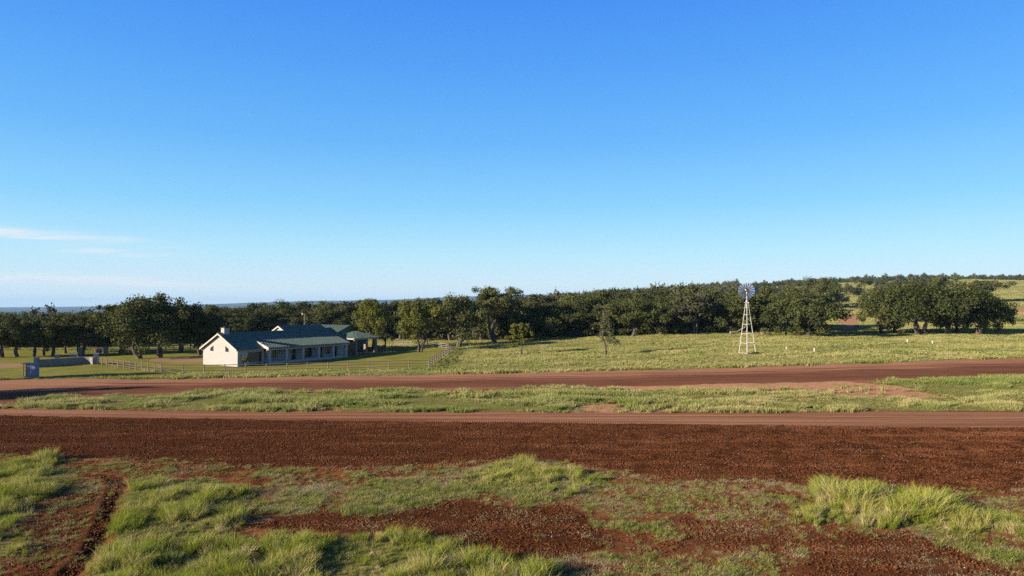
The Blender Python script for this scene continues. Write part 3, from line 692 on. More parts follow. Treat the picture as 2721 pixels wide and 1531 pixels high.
def make_tree(name, seed, h, r, trunk_h, kind='oak', nclump=46, n_per=120, leaf=.31, mat=None, bark=None, tr=.28, stems=1, skirt=.25, lobes=5, top_flat=.55, spread=1.0):
    """Empty > trunk, crown. h height, r crown radius, skirt = how far the crown hangs (fraction of h)"""
    rs = np.random.RandomState(seed); mat = mat or M_leaf; bark = bark or M_bark
    o = bpy.data.objects.new(name, None); C.objects.link(o)
    base = skirt * h; cz = base + (h - base) * .5; rz = (h - base) * .5
    # a few big lobes make the outline uneven
    lob = []
    for i in range(lobes):
        a = 2 * math.pi * (i + rs.rand() * .8) / lobes; rr = r * (.35 + .3 * rs.rand())
        lob.append((math.cos(a) * rr, math.sin(a) * rr, cz + rz * (rs.rand() - .45) * .7, r * (.42 + .22 * rs.rand()), rz * (.55 + .35 * rs.rand())))
    lob.append((rs.randn() * r * .12, rs.randn() * r * .12, cz + rz * .25, r * .5, rz * .78))
    cen = []; rad = []
    while len(cen) < nclump:
        l = lob[rs.randint(len(lob))]; d = rs.randn(3); d /= np.linalg.norm(d)
        if d[2] < -.3 and rs.rand() < .6: continue
        f = .72 + .34 * rs.rand() if rs.rand() < .8 else .3 * rs.rand() + .2
        p = np.array([l[0] + d[0] * l[3] * f, l[1] + d[1] * l[3] * f, l[2] + d[2] * l[4] * f])
        q = r * (.13 + .12 * rs.rand()) * spread
        if p[2] < base * .8 or p[2] > h - q * .8: continue
        cen.append(p); rad.append(q * 1.18)
    cen = np.array(cen); rad = np.array(rad)
    mb = MB(); tops = []
    for s in range(stems):
        a = rs.rand() * 6.28; off = (0, 0, 0) if stems == 1 else (math.cos(a + s * 2.1) * tr * 1.3, math.sin(a + s * 2.1) * tr * 1.3, 0)
        lean = (rs.randn() * .12 * trunk_h + off[0] * 2.0, rs.randn() * .12 * trunk_h + off[1] * 2.0)
        top = (off[0] + lean[0], off[1] + lean[1], trunk_h)
        pts = curve_pts((off[0], off[1], -.3), top, rs, 5, 0, .05); k = tr / (1 if stems == 1 else 1.35)
        mb.tube(pts, [k * (1.35 - .5 * i / 5) for i in range(6)], 8); tops.append((top, k * .85))
    order = rs.permutation(len(cen))[:max(7, nclump // 5)]
    for j, i in enumerate(order):
        t0, tk = tops[j % len(tops)]; e = cen[i] - np.array([0, 0, rad[i] * .3]); L = np.linalg.norm(e - np.array(t0))
        st = tk * (.5 if j < 6 else .28)
        mb.tube(curve_pts(t0, e, rs, 6, .10, .10), [max(.02, st * (1 - .85 * q / 6)) for q in range(7)], 5)
    mb.build('trunk', bark, o, True)
    cr = leaf_mesh('crown', cen, rad, n_per / (r / 5.5) ** 2, leaf, mat, rs); cr.parent = o
    return o

def branch_mesh(seed, h, tr, depth=4, up=.5, fork=3):
    rs = np.random.RandomState(seed); mb = MB(); tips = []
    def grow(p, d, L, r, k):
        q = p + d * L
        mb.tube(curve_pts(p, q, rs, 3, 0, .07), [r * (1 - .35 * i / 3) for i in range(4)], 5)
        if k == 0: tips.append(q); return
        for i in range(fork if k > 1 else 2):
            nd = d + rs.randn(3) * .55 + np.array([0, 0, up * .35]); nd /= np.linalg.norm(nd)
            grow(q, nd, L * (.62 + .22 * rs.rand()), r * .6, k - 1)
        if k > 1: tips.append(q)
    grow(np.array([0, 0, -.2]), np.array([.05, .02, 1.0]), h * .3, tr, depth)
    return mb, tips

PROTO = {}
PROTO['oak_a'] = make_tree('oak_tree', 101, 10, 6.0, 2.4, tr=.38, skirt=.13, nclump=60)
PROTO['oak_b'] = make_tree('oak_tree', 102, 10, 5.0, 2.8, tr=.34, skirt=.17, nclump=52, stems=2)
PROTO['oak_c'] = make_tree('oak_tree', 103, 10, 6.6, 2.0, tr=.40, skirt=.09, nclump=66, stems=3, lobes=6)
PROTO['oak_low'] = make_tree('oak_tree', 104, 7, 5.0, 1.0, tr=.30, skirt=.03, nclump=60, lobes=6)
PROTO['oak_grey'] = make_tree('oak_tree', 105, 8, 4.6, 1.8, tr=.28, skirt=.16, nclump=50, mat=M_leafg)
PROTO['oak_tall'] = make_tree('oak_tree', 106, 13, 5.2, 4.0, tr=.42, skirt=.34, nclump=56, stems=2, lobes=5)
PROTO['elm'] = make_tree('leafy_tree', 107, 9, 4.2, 2.6, tr=.26, skirt=.24, nclump=50, mat=M_leafy, stems=2, lobes=6, n_per=70)
PROTO['young'] = make_tree('young_tree', 108, 6, 2.0, 1.6, tr=.12, skirt=.10, nclump=38, mat=M_leafy, stems=1, n_per=40, leaf=.24)
PROTO['edge'] = make_tree('oak_tree', 109, 9, 4.4, 1.6, tr=.26, skirt=.06, nclump=58, lobes=6)
PROTO['wide'] = make_tree('oak_tree', 110, 11, 9.0, 2.6, tr=.48, skirt=.10, nclump=120, stems=3, lobes=8, spread=1.0)
PROTO['flat'] = make_tree('oak_tree', 111, 8, 4.5, 3.0, tr=.26, skirt=.45, nclump=40, lobes=5)
for p in PROTO.values(): C.objects.unlink(p); [C.objects.unlink(c_) for c_ in p.children]
PH = {'oak_a': 10, 'oak_b': 10, 'oak_c': 10, 'oak_low': 7, 'oak_grey': 8, 'oak_tall': 13, 'elm': 9, 'young': 6, 'edge': 9, 'wide': 11, 'flat': 8}
PR = {'oak_a': 6.0, 'oak_b': 5.0, 'oak_c': 6.6, 'oak_low': 5.0, 'oak_grey': 4.6, 'oak_tall': 5.2, 'elm': 4.2, 'young': 2.0, 'edge': 4.4, 'wide': 9.0, 'flat': 4.5}
rt = random.Random(12)
NAMES = {'elm': 'leafy_tree', 'young': 'young_tree'}
def plant(kind, loc, h, w_=None, label=None, group=None, cat='tree', rz=None):
    k = h / PH[kind]; kw = k if w_ is None else w_ / 2 / PR[kind]
    o = copy_thing(PROTO[kind], loc, rt.random() * 6.28 if rz is None else rz, (kw, kw, k), label, group, cat)
    o.name = NAMES.get(kind, 'oak_tree'); return o
def tree_px(kind, px, base, top, wpx, label, group=None, rz=None, cat='tree'):
    g = ground(px, base); s = math.hypot(g.y, 0) / FPX
    h = (base - top) * s; return plant(kind, (g.x, g.y, g.z - .05), h * 1.01, wpx * s * 1.02, label, group, cat, rz)

# trees one can tell apart, left to right
tree_px('oak_b', 8, 950, 842, 120, 'dark oak cut by the left edge, in front of the left trees', rz=1)
tree_px('oak_a', 47, 948, 834, 120, 'short trunked oak second from the left edge of the yard')
tree_px('oak_b', 88, 948, 838, 95, 'slim dark oak standing above the small shed')
tree_px('oak_grey', 117, 945, 840, 90, 'grey green oak between the shed and the low stone wall')
tree_px('oak_a', 140, 946, 836, 120, 'dark oak rising behind the left end of the stone wall')
tree_px('oak_grey', 176, 939, 842, 100, 'dull oak with pale forked trunk behind the stone wall')
tree_px('oak_tall', 218, 945, 832, 140, 'broad dark oak overhanging the ranch gate')
tree_px('oak_tall', 318, 945, 803, 128, 'upright dark oak on the left side of the big pair beyond the fence')
tree_px('oak_c', 383, 953, 786, 215, 'large oak with thick forked trunk in the yard left of the house')
tree_px('oak_a', 424, 950, 780, 185, 'tallest dark oak leaning right in the yard left of the house')
tree_px('oak_b', 478, 938, 812, 110, 'dark oak closing the right side of the yard group')
tree_px('oak_a', 532, 944, 815, 130, 'dark oak just behind the gable end of the house')
tree_px('elm', 985, 932, 795, 100, 'yellow green tree beside the stone columned pavilion', rz=2)
tree_px('oak_grey', 1025, 926, 850, 60, 'small grey green tree behind the stone seats')
tree_px('elm', 1115, 936, 797, 128, 'yellow green tree with pale forked trunk inside the fence', rz=.4)
tree_px('oak_c', 1213, 922, 782, 160, 'oak with three leaning trunks at the fence corner')
tree_px('oak_tall', 1322, 912, 757, 130, 'tallest oak of the wood, above the small yellow tree')
tree_px('young', 1385, 942, 853, 64, 'small yellow leaved sapling alone in the grass field', rz=1.2)
tree_px('oak_low', 2150, 894, 790, 170, 'round bushy oak left of the red path')
tree_px('oak_c', 2180, 822, 735, 112, 'oak up the slope behind the round bushy oak')
tree_px('oak_low', 2343, 886, 768, 118, 'dense dark oak directly right of the red path')
tree_px('wide', 2450, 890, 744, 250, 'widest spreading oak with pale leaning trunks on the right', rz=2.2)
tree_px('oak_a', 2512, 888, 775, 130, 'dark oak between the widest oak and the rightmost one')
tree_px('oak_c', 2590, 888, 768, 170, 'dark oak with low forked trunk closing the right cluster')
tree_px('oak_low', 2375, 884, 790, 120, 'low rounded oak filling the gap left of the widest oak')
tree_px('oak_low', 2540, 884, 790, 130, 'low rounded oak filling the gap right of the widest oak')
tree_px('oak_low', 2645, 886, 800, 95, 'low oak at the right end of the right cluster')
tree_px('oak_low', 2090, 892, 812, 110, 'low oak with branches to the ground left of the round bushy oak')
tree_px('oak_grey', 2236, 812, 782, 44, 'small grey oak on the open slope above the red path')
tree_px('oak_low', 2268, 786, 763, 46, 'small round oak high on the meadow between the two big clumps')
tree_px('oak_a', 2215, 778, 748, 48, 'small oak near the skyline left of the open meadow')
tree_px('flat', 2300, 770, 742, 50, 'small flat topped oak near the skyline right of the open meadow')
tree_px('flat', 2620, 802, 741, 105, 'flat topped oak on the pale meadow above the right cluster')
tree_px('flat', 2494, 800, 728, 60, 'flat crowned tree breaking the skyline above the widest oak')

# the half bare tree and the dead one
g = ground(1611, 943); e = thing('sparse_tree', 'tall half bare tree with leafy lower right side alone in the field', 'tree', (g.x, g.y, g.z - .05), 0)
rs_ = np.random.RandomState(3); mb = MB()
sp = [(0, 0, -.2), (-.13, 0, 1.48), (-.54, .1, 2.83), (-.54, .1, 4.6), (-.2, 0, 6.2), (-.13, 0, 7.7)]
mb.tube(sp, [.17, .14, .11, .09, .06, .02], 7)
mb.tube([(-.1, 0, 1.3), (.4, .1, 1.9), (1.0, .1, 2.0), (1.7, 0, 2.0)], [.09, .07, .05, .02], 6)
tw_ = []
for i in range(34):
    t = .3 + .7 * rs_.rand(); k = t * 5; a = int(min(k, 4)); p = np.array(sp[a]) + (np.array(sp[a + 1]) - np.array(sp[a])) * (k - a)
    an = rs_.rand() * 6.28; L = (.7 + 1.1 * rs_.rand()) * (1.15 - .5 * t); q = p + np.array([math.cos(an) * L, math.sin(an) * L, L * (.7 + .5 * rs_.rand())])
    mb.tube(curve_pts(p, q, rs_, 3, .0, .1), [.035, .025, .018, .008], 4); tw_.append(q)
mb.build('trunk', M_bark, e, True)
cl_ = [(.3, 0, 2.6), (.9, .1, 2.4), (1.5, 0, 2.2), (1.9, .1, 2.0), (.6, .2, 3.4), (1.1, 0, 3.0), (.2, 0, 4.0), (.6, 0, 4.4), (-.3, .1, 4.8), (.2, .1, 5.2), (-.2, 0, 5.8), (.1, 0, 6.4), (-.9, 0, 5.0), (.8, .1, 3.8)]
cc = leaf_mesh('crown', np.array([*cl_, *[tuple(q) for q in tw_[::2]]]), np.array([.80] * len(cl_) + [.30] * len(tw_[::2])), 140, .20, M_leafb, rs_); cc.parent = e; e.scale = (1.05, 1.05, 1.06)
for px, base, top, sc, lb, sd_ in [(1880, 845, 765, .85, 'pale dead tree with bare twisting branches inside the wood', 21), (1702, 850, 772, .75, 'bare grey dead treetop poking out of the middle of the wood', 22)]:
    g = ground(px, 900); mb, tips = branch_mesh(sd_, 12.0 * sc, .17, 5, .8, 3)
    e = thing('dead_tree', lb, 'dead tree', (g.x + 1.2, g.y + 13, g.z + 1.2), 1.0); mb.build('trunk', M_barkp, e, True)
# two trees just off the left edge throw their long shadows into the picture
plant('oak_tall', (-78.5, 88.0, 0), 8.5, 6.0, 'oak at the left edge whose shadow reaches the shed')
plant('oak_a', (-86.0, 63.0, 0), 13.0, 12.0, 'oak beyond the left edge shading the road')

# the wood: rows of oaks behind the open ground
front = []   # (x, y, height)
def wood_front(u):   # distance of the wood's edge for each bearing x / y
    return np.interp(u, [-.80, -.62, -.47, -.30, -.18, -.10, -.02, .10, .20, .30, .40, .44], [160, 165, 185, 205, 200, 185, 170, 168, 165, 165, 166, 160])
wood_pts = []
rr_ = np.random.RandomState(44)
d_off = 0
rows = [0, 7, 15, 25, 37, 52, 70, 92]
for ri, off in enumerate(rows):
    u = -.86 + rr_.rand() * .03
    while u < .43:
        d = float(wood_front(u)) + off + rr_.randn() * 1.6
        if .33 < u and off > 25: u += .05; continue
        x_, y_ = u * d, d
        wood_pts.append((x_, y_, ri)); u += (6.6 + 2.2 * rr_.rand() + ri * 1.0) / d
gl = 'oaks of the wood behind the house and field'
def zone_label(u, ri):
    px = 1360 + u * FPX
    where = 'above the stone wall and shed' if px < 260 else 'behind the yard left of the house' if px < 560 else 'behind the house roof' if px < 960 else 'behind the fenced lawn' if px < 1290 else 'behind the half bare tree' if px < 1700 else 'behind the windmill'
    depth = 'in the front row of the wood' if ri == 0 else 'just inside the wood' if ri < 3 else 'deep in the wood'
    return 'oak %s, %s' % (depth, where)
for (x_, y_, ri) in wood_pts:
    u = x_ / y_; px = 1360 + u * FPX
    kind = rt.choice(['edge', 'edge', 'oak_low', 'oak_c', 'oak_grey']) if ri == 0 and px > 1240 else rt.choice(['oak_a', 'oak_b', 'oak_c', 'oak_grey', 'edge', 'oak_a'])
    top = np.interp(px, [0, 250, 500, 700, 900, 1100, 1360, 1500, 1700, 1900, 2100], [840, 828, 812, 804, 800, 792, 786, 782, 766, 762, 764])
    z = float(H(x_, y_)); want = CAMH + (812 - top) / FPX * y_ - z
    hh = want * (.70 + .30 * rt.random()) if ri < 2 else min(want, 13) * (.74 + .34 * rt.random()); hh = max(5.0, min(hh, 13.5))
    hh *= 1.0 if ri else .93
    if ri == 0 and px < 900: hh *= .8
    k = hh / PH[kind]
    o = plant(kind, (x_, y_, z - .1), hh, max(2 * PR[kind] * k, 8.5) * (1.1 + .3 * rt.random()), zone_label(u, ri), gl + ' ' + zone_label(u, ri).split(', ')[1] + ' ' + zone_label(u, ri).split(', ')[0][4:])
print('wood trees', len(wood_pts))

# single oaks on the open slope to the right
slope = []
rr_ = np.random.RandomState(91)
for i in range(400):
    u = .30 + .62 * rr_.rand(); d = 205 + 420 * rr_.rand() ** 1.1; px = 1360 + u * FPX
    clear = (px > 2385 and d < 460) or (2085 < px < 2335 and d < 700) or (px > 2520 and d < 800) or (px > 2640 and d < 700)
    if clear or any((u * d - a) ** 2 + (d - b) ** 2 < 240 for a, b in slope): continue
    if fbm(u * d / 60, d / 45, 17) < .52: continue
    slope.append((u * d, d))
    if len(slope) >= 44: break
for x_, y_ in slope:
    near_ = y_ < 330
    o = plant(rt.choice(['oak_c', 'oak_a', 'flat', 'oak_grey', 'oak_low']), (x_, y_, float(H(x_, y_)) - .1), 6 + 3.5 * rt.random(), None,
              'oak %s the open slope, %s the path' % ('low on' if near_ else 'high on', 'near' if x_ / y_ < .52 else 'far right of'),
              'oaks scattered %s on the open slope %s the path' % ('low' if near_ else 'high', 'near' if x_ / y_ < .52 else 'far right of'))

# far woodland, too many to count
def far_tree(seed, mat):
    rs = np.random.RandomState(seed); cen = []; rad = []
    for i in range(16):
        a = rs.rand() * 6.28; q = rs.rand() ** .5 * 3.2; cen.append((math.cos(a) * q, math.sin(a) * q, 2.2 + 5.0 * rs.rand() * (1 - (q / 5) ** 2))); rad.append(1.2 + .7 * rs.rand())
    o = leaf_mesh('far_crown', np.array(cen), np.array(rad), 20, .75, mat, rs); C.objects.unlink(o)
    return o
FT = [far_tree(1, M_leaf), far_tree(2, M_leafg), far_tree(3, M_leaf)]
rr_ = np.random.RandomState(5); px_, py_, hs2 = [], [], []
u = rr_.rand(90000) * 2.1 - 1.0; d = 190 * np.exp(rr_.rand(90000) * 2.75)
az = u; x_, y_ = u * d, d
wf = wood_front(np.clip(u, -.8, .43))
p_ = np.where(u < .33, (d > wf + 100) * 1.0, 0.0)
p_ = np.maximum(p_ * np.where((d < 420) & (fbm(x_ / 45, y_ / 45, 23) < .40), .15, 1.0), 0)
hillp = (u >= .33) * (d > 330) * np.where(fbm(x_ / 70, y_ / 45, 29) > np.where(u > .5, .64, .56), .45, .012) * np.where((u > .66) & (d < 760), .05, 1)
hillp = np.maximum(hillp, (u > .25) * (d > 860) * (d < 1150) * .75)
p_ = np.maximum(p_, hillp) * np.minimum(1, (d / 600) ** 1.0 + .25)
pxa = 1360 + u * FPX
p_ = np.where((pxa > 2195) & (pxa < 2330) & (d < 820), .03 * (d > 480), p_); p_ = np.where((pxa > 2520) & (d < 800), 0, p_)
keep = (rr_.rand(len(u)) < p_ * .55) & (d < 2600)
x_, y_ = x_[keep], y_[keep]; dk = d[keep]
sc_ = (.75 + .5 * rr_.rand(len(x_))) * np.where(dk > 900, 1.1, 1.0)
tall_ = sc_ * (.8 + .45 * rr_.rand(len(x_))) * np.where((u[keep] > .33), .85, 1.15)
scatter('woodland', np.stack([x_, y_, H(x_, y_) - .6], 1), np.stack([sc_, sc_, tall_], 1), rr_.randint(0, 3, len(x_)), FT, 'far oak woodland reaching the skyline')
print('far', len(x_))

# brush at the foot of the wood
def bush_src(name, seed, mat, n=14, r=1.0):
    rs = np.random.RandomState(seed); a = rs.rand(n) * 6.28; q = rs.rand(n) ** .5 * r
    o = leaf_mesh(name, np.stack([np.cos(a) * q, np.sin(a) * q, .45 + .8 * rs.rand(n)], 1), .35 + .25 * rs.rand(n), 90, .2, mat, rs); C.objects.unlink(o); return o
BS = [bush_src('bush', 1, M_leafb), bush_src('bush', 2, M_leafg), bush_src('bush', 3, M_leaf)]
rr_ = np.random.RandomState(8); u = -.85 + 1.3 * rr_.rand(1100)
d = wood_front(u) + rr_.rand(1100) * 22 - 1.5
k_ = (fbm(u * 30, d / 9, 3) > .40) | (u > .03) | (u < -.5)
u, d = u[k_], d[k_]; s_ = .6 + 1.1 * rr_.rand(len(u)); x_, y_ = u * d, d
scatter('brush', np.stack([x_, y_, H(x_, y_) - .1], 1), s_, rr_.randint(0, 3, len(u)), BS, 'tangled brush at the foot of the wood')
for i, (px, base, wd, hg, lb) in enumerate([(2168, 895, 3.2, 1.4, 'brush clump under the round bushy oak left of the red path'), (2395, 893, 2.6, 1.2, 'low bush at the foot of the widest oak'), (2700, 862, 5, 2.0, 'grey green bush at the right edge below the meadow'),
                                       (2030, 893, 3.4, 1.6, 'low bush behind the round pink boulder'), (2225, 800, 5.0, 1.8, 'grey bush on the slope above the red path'), (2250, 815, 3.0, 1.2, 'small grey bush beside the top of the red path'),
                                       (2130, 828, 4.0, 1.4, 'dull bush on the slope left of the path'), (1992, 947, 0, 0, '')]):
    if not lb: continue
    g = ground(px, base); s0 = BS[i % 3]; o = s0.copy(); C.objects.link(o); o.location = g; o.scale = (wd / 2.4, wd / 2.4, hg / 1.3); o.rotation_euler[2] = i; o.name = 'bush'; tag(o, lb, 'bush')
g = ground(2004, 943); o = BS[2].copy(); C.objects.link(o); o.location = g; o.scale = (.9, .5, .35); o.name = 'bush'; tag(o, 'dark weed clump beside the windmill right leg', 'weed')

# ------------------------------------------------------------------ building materials
def stone_mat(name, c1, c2, mortar, sx_=1.0):
    m, t, b = principled(name, c1, .9, 0, .15)
    co = t.node('ShaderNodeTexCoord').outputs['Object']
    sp = t.node('ShaderNodeSeparateXYZ'); t.l.new(co, sp.inputs[0])
    cb_ = t.node('ShaderNodeCombineXYZ'); t.l.new(t.m('ADD', sp.outputs[0], sp.outputs[1]), cb_.inputs[0]); t.l.new(sp.outputs[2], cb_.inputs[1])
    br = t.node('ShaderNodeTexBrick'); t.l.new(cb_.outputs[0], br.inputs[0])
    br.inputs['Color1'].default_value = (*c1, 1); br.inputs['Color2'].default_value = (*c2, 1); br.inputs['Mortar'].default_value = (*mortar, 1)
    br.inputs['Scale'].default_value = 1.0; br.inputs['Brick Width'].default_value = .62 * sx_; br.inputs['Row Height'].default_value = .2; br.inputs['Mortar Size'].default_value = .012; br.inputs['Bias'].default_value = -.2
    n = t.ss(t.noise(co, 1.3, 4), .35, .7)
    t.l.new(t.mix(t.m('MULTIPLY', n, .35), br.outputs[0], c2), b.inputs['Base Color'])
    bp = t.node('ShaderNodeBump'); bp.inputs['Strength'].default_value = .5; bp.inputs['Distance'].default_value = .02
    t.l.new(t.m('ADD', t.m('MULTIPLY', br.outputs[1], -.8), t.noise(co, 9, 3)), bp.inputs['Height']); t.l.new(bp.outputs[0], b.inputs['Normal'])
    return m
M_lime = stone_mat('limestone', (.355, .348, .340), (.31, .298, .285), (.30, .27, .225))
M_yard = stone_mat('yard_wall_stone', (.23, .21, .19), (.17, .155, .14), (.16, .15, .14))
M_brick = stone_mat('pavilion_stone', (.30, .21, .14), (.24, .15, .095), (.22, .17, .13))
def roof_mat():
    m, t, b = principled('green_metal', (.045, .115, .10), .6, .0, .3)
    co = t.node('ShaderNodeTexCoord').outputs['Object']
    t.l.new(t.mix(t.ss(t.noise(co, .8, 4), .3, .7), (.092, .138, .108), (.110, .162, .128)), b.inputs['Base Color'])
    return m
M_roof = roof_mat()
M_trim = noisy('cream_trim', (.42, .385, .325), (.38, .345, .29), 2, .6, 0, .3, 0)
M_soffit = noisy('brown_soffit', (.10, .075, .06), (.08, .06, .05), 2, .8, 0, .2, 0)
M_gutter = noisy('grey_gutter', (.16, .15, .14), (.13, .12, .115), 2, .5, .3, .4, 0)
M_dark = noisy('dark_opening', (.012, .012, .014), (.02, .018, .016), 2, .7, 0, .2, 0)
M_frame = noisy('window_frame', (.20, .19, .17), (.16, .15, .14), 3, .6, 0, .3, 0)
mg, tg, bgl = principled('glass', (.03, .035, .04), .06, 0, .8); M_glass = mg
M_post = noisy('weathered_post', (.27, .225, .175), (.18, .15, .115), 6, .9, 0, .1, .3, 20)
M_rail = noisy('weathered_rail', (.13, .10, .07), (.085, .068, .05), 6, .85, 0, .15, .2, 20)
M_railp = noisy('pale_pipe', (.30, .27, .22), (.24, .21, .17), 3, .6, 0, .3, 0)  # pale base colour for the pipe fences and gate scrolls
M_white = noisy('cream_steel', (.55, .54, .49), (.46, .45, .41), 3, .45, 0, .5, 0)
M_conc = noisy('concrete', (.22, .205, .19), (.17, .16, .15), 1.2, .9, 0, .2, .2, 15)
M_rock = noisy('pink_rock', (.30, .19, .14), (.22, .145, .11), 3, .9, 0, .2, .5, 10)
M_greyrock = noisy('grey_rock', (.20, .18, .16), (.13, .12, .11), 3, .9, 0, .2, .5, 10)
M_iron = noisy('dark_iron', (.05, .045, .045), (.03, .028, .028), 5, .7, .3, .3, 0)
M_rust = noisy('rusty_plate', (.42, .23, .18), (.32, .17, .13), 4, .8, .1, .3, 0)
M_shed = noisy('shed_panel', (.16, .19, .28), (.12, .145, .23), 2.2, .7, 0, .3, .15, 8)  # the blue cast of the shade is put into the panel colour
M_vane = noisy('galvanised', (.14, .19, .30), (.10, .14, .24), 3, .5, 0, .5, 0)
M_red = noisy('red_hub', (.22, .05, .035), (.14, .035, .03), 4, .6, 0, .3, 0)
M_log = noisy('grey_log', (.26, .22, .20), (.16, .13, .115), 4, .95, 0, .1, .6, 14)

# ------------------------------------------------------------------ the ranch house (local x along the facade, local y into the house)
HC = ground(631, 975); HA = math.atan2(.848, .53)
hx, hy = Vector((math.cos(HA), math.sin(HA))), Vector((-math.sin(HA), math.cos(HA)))
def hloc(u, v): return (HC.x + hx.x * u + hy.x * v, HC.y + hx.y * u + hy.y * v)
house = thing('ranch_house', 'long single storey limestone ranch house with green metal roof and columned porch', 'house', (HC.x, HC.y, 0), HA)
PIT = .53; EZ = 2.95
def rz(v): return EZ + PIT * v
def wall_ops(mb, axis, fixed, th, a0, a1, z0, ztop, ops):
    """wall along axis ('u' or 'v') from a0..a1, ztop(a) gives its top; ops = [(a0,a1,zb,zt_left,zt_right)]"""
    cuts = sorted({a0, a1} | {q for o_ in ops for q in o_[:2]})
    if axis == 'v' and a0 < 4.6 < a1: cuts = sorted(set(cuts) | {4.6})
    def piece(p, q, zb0, zb1, zt0, zt1):
        if axis == 'v': mb.ext([(fixed, p, zb0), (fixed, q, zb1), (fixed, q, zt1), (fixed, p, zt0)], (th, 0, 0))
        else: mb.ext([(p, fixed, zb0), (q, fixed, zb1), (q, fixed, zt1), (p, fixed, zt0)], (0, th, 0))
    for p, q in zip(cuts[:-1], cuts[1:]):
        op = [o_ for o_ in ops if o_[0] <= p + 1e-6 and q <= o_[1] + 1e-6]
        if not op: piece(p, q, z0, z0, ztop(p), ztop(q))
        else:
            o_ = op[0]; f = lambda a: o_[3] + (o_[4] - o_[3]) * (a - o_[0]) / (o_[1] - o_[0])
            if o_[2] > z0 + .01: piece(p, q, z0, z0, o_[2], o_[2])
            if ztop(p) > f(p) + .01: piece(p, q, f(p), f(q), ztop(p), ztop(q))
gtop = lambda v: min(rz(v), rz(9.2 - v)) - .08
mb = MB()
GW = [(2.3, 3.2, 2.35, 2.85, 3.3), (6.35, 7.25, 2.35, 3.3, 2.85)]
wall_ops(mb, 'v', 0.0, .3, 0, 9.2, -.4, gtop, GW)                                        # gable
fl = lambda u: EZ - .02
FW = [(1.95, 4.75, .55, 2.3, 2.3)]
wall_ops(mb, 'u', .003, .3, .3, 5.1, -.4, fl, FW)
mb.box(4.8, 5.1, .303, 2.1, -.4, 3.7)
RW = [(6.9, 9.3, .9, 2.2, 2.2), (12.7, 13.7, .1, 2.3, 2.3), (15.2, 17.5, .45, 2.3, 2.3), (18.9, 19.9, .1, 2.3, 2.3), (20.7, 21.9, .8, 2.2, 2.2)]
wall_ops(mb, 'u', 2.1, .3, 5.103, 22.9, -.4, lambda u: 3.85, RW)
mb.box(22.6, 22.9, 2.403, 12.3, -.4, 3.0)                                                # right end wall
mb.ext([(22.6, 2.403, 3.0), (22.6, 12.3, 3.0), (22.6, 6.2, 6.0)], (.3, 0, 0))
mb.box(.3, 13.0, 8.9, 9.2, -.4, 2.95); mb.box(13.0, 22.6, 12.0, 12.3, -.4, 2.9)          # back walls
mb.ext([(13.3, 4.0, 5.0), (13.3, 9.2, 2.9), (13.3, 12.3, 2.9), (13.3, 6.2, 6.05)], (.3, 0, 0))   # raised gable
mb.build('wall', M_lime, house)
def window(u0, u1, v, z0, z1, depth=.12, nx_=2, door=False, parent=house):
    f = MB(); t = .06
    y0, y1 = v + depth - .05, v + depth + .05
    f.box(u0, u1, y0, y1, z1 - t, z1); f.box(u0, u1, y0, y1, z0, z0 + t); f.box(u0, u0 + t, y0, y1, z0 + t, z1 - t); f.box(u1 - t, u1, y0, y1, z0 + t, z1 - t)
    for i in range(1, nx_):
        c = u0 + (u1 - u0) * i / nx_; f.box(c - .025, c + .025, y0, y1, z0 + t, z1 - t)
    if door: f.box(u0 + t, u1 - t, y0, y1, z0 + .9, z0 + 1.0)
    fo = f.build('door' if door else 'window', M_frame, parent)
    g = MB(); g.box(u0 + .02, u1 - .02, v + depth + .01, v + depth + .03, z0 + .02, z1 - .02); g.build('pane', M_glass, fo)
    return fo
window(1.95, 4.75, 0.0, .55, 2.3, nx_=4)
window(6.9, 9.3, 2.1, .9, 2.2, nx_=2); window(12.7, 13.7, 2.1, .1, 2.3, nx_=1, door=True); window(15.2, 17.5, 2.1, .45, 2.3, nx_=3)
window(18.9, 19.9, 2.1, .1, 2.3, nx_=1, door=True); window(20.7, 21.9, 2.1, .8, 2.2, nx_=2)
for (a0, a1, zb, zl, zr_) in GW:
    f = MB(); f.ext([(.12, a0, zb), (.12, a1, zb), (.12, a1, zr_), (.12, a0, zl)], (.03, 0, 0)); w_ = f.build('window', M_glass, house)
    s_ = MB(); s_.box(-.03, .02, a0 - .06, a1 + .06, zb - .09, zb - .003); s_.build('sill', M_trim, w_)
# cream arch panels inside the big front window group, plinth, porch floor and low walls
p_ = MB(); p_.box(5.1, 23.2, -1.2, 2.1, -.3, .12); p_.build('porch_floor', M_conc, house)
lw = MB()
for a, b in ((5.7, 8.75), (9.25, 12.35), (12.85, 15.95), (16.45, 19.45), (19.95, 22.7)): lw.box(a + .003, b - .003, -1.02, -.80, .123, .50)
lw.build('low_porch_wall', M_lime, house)
for u in (5.45, 9.0, 12.6, 16.2, 19.7, 22.95):
    c_ = MB(); c_.box(u - .25, u + .25, -1.15, -.67, .123, 2.62); c_.box(u - .29, u + .29, -1.19, -.63, .123, .3); c_.build('porch_column', M_lime, house)
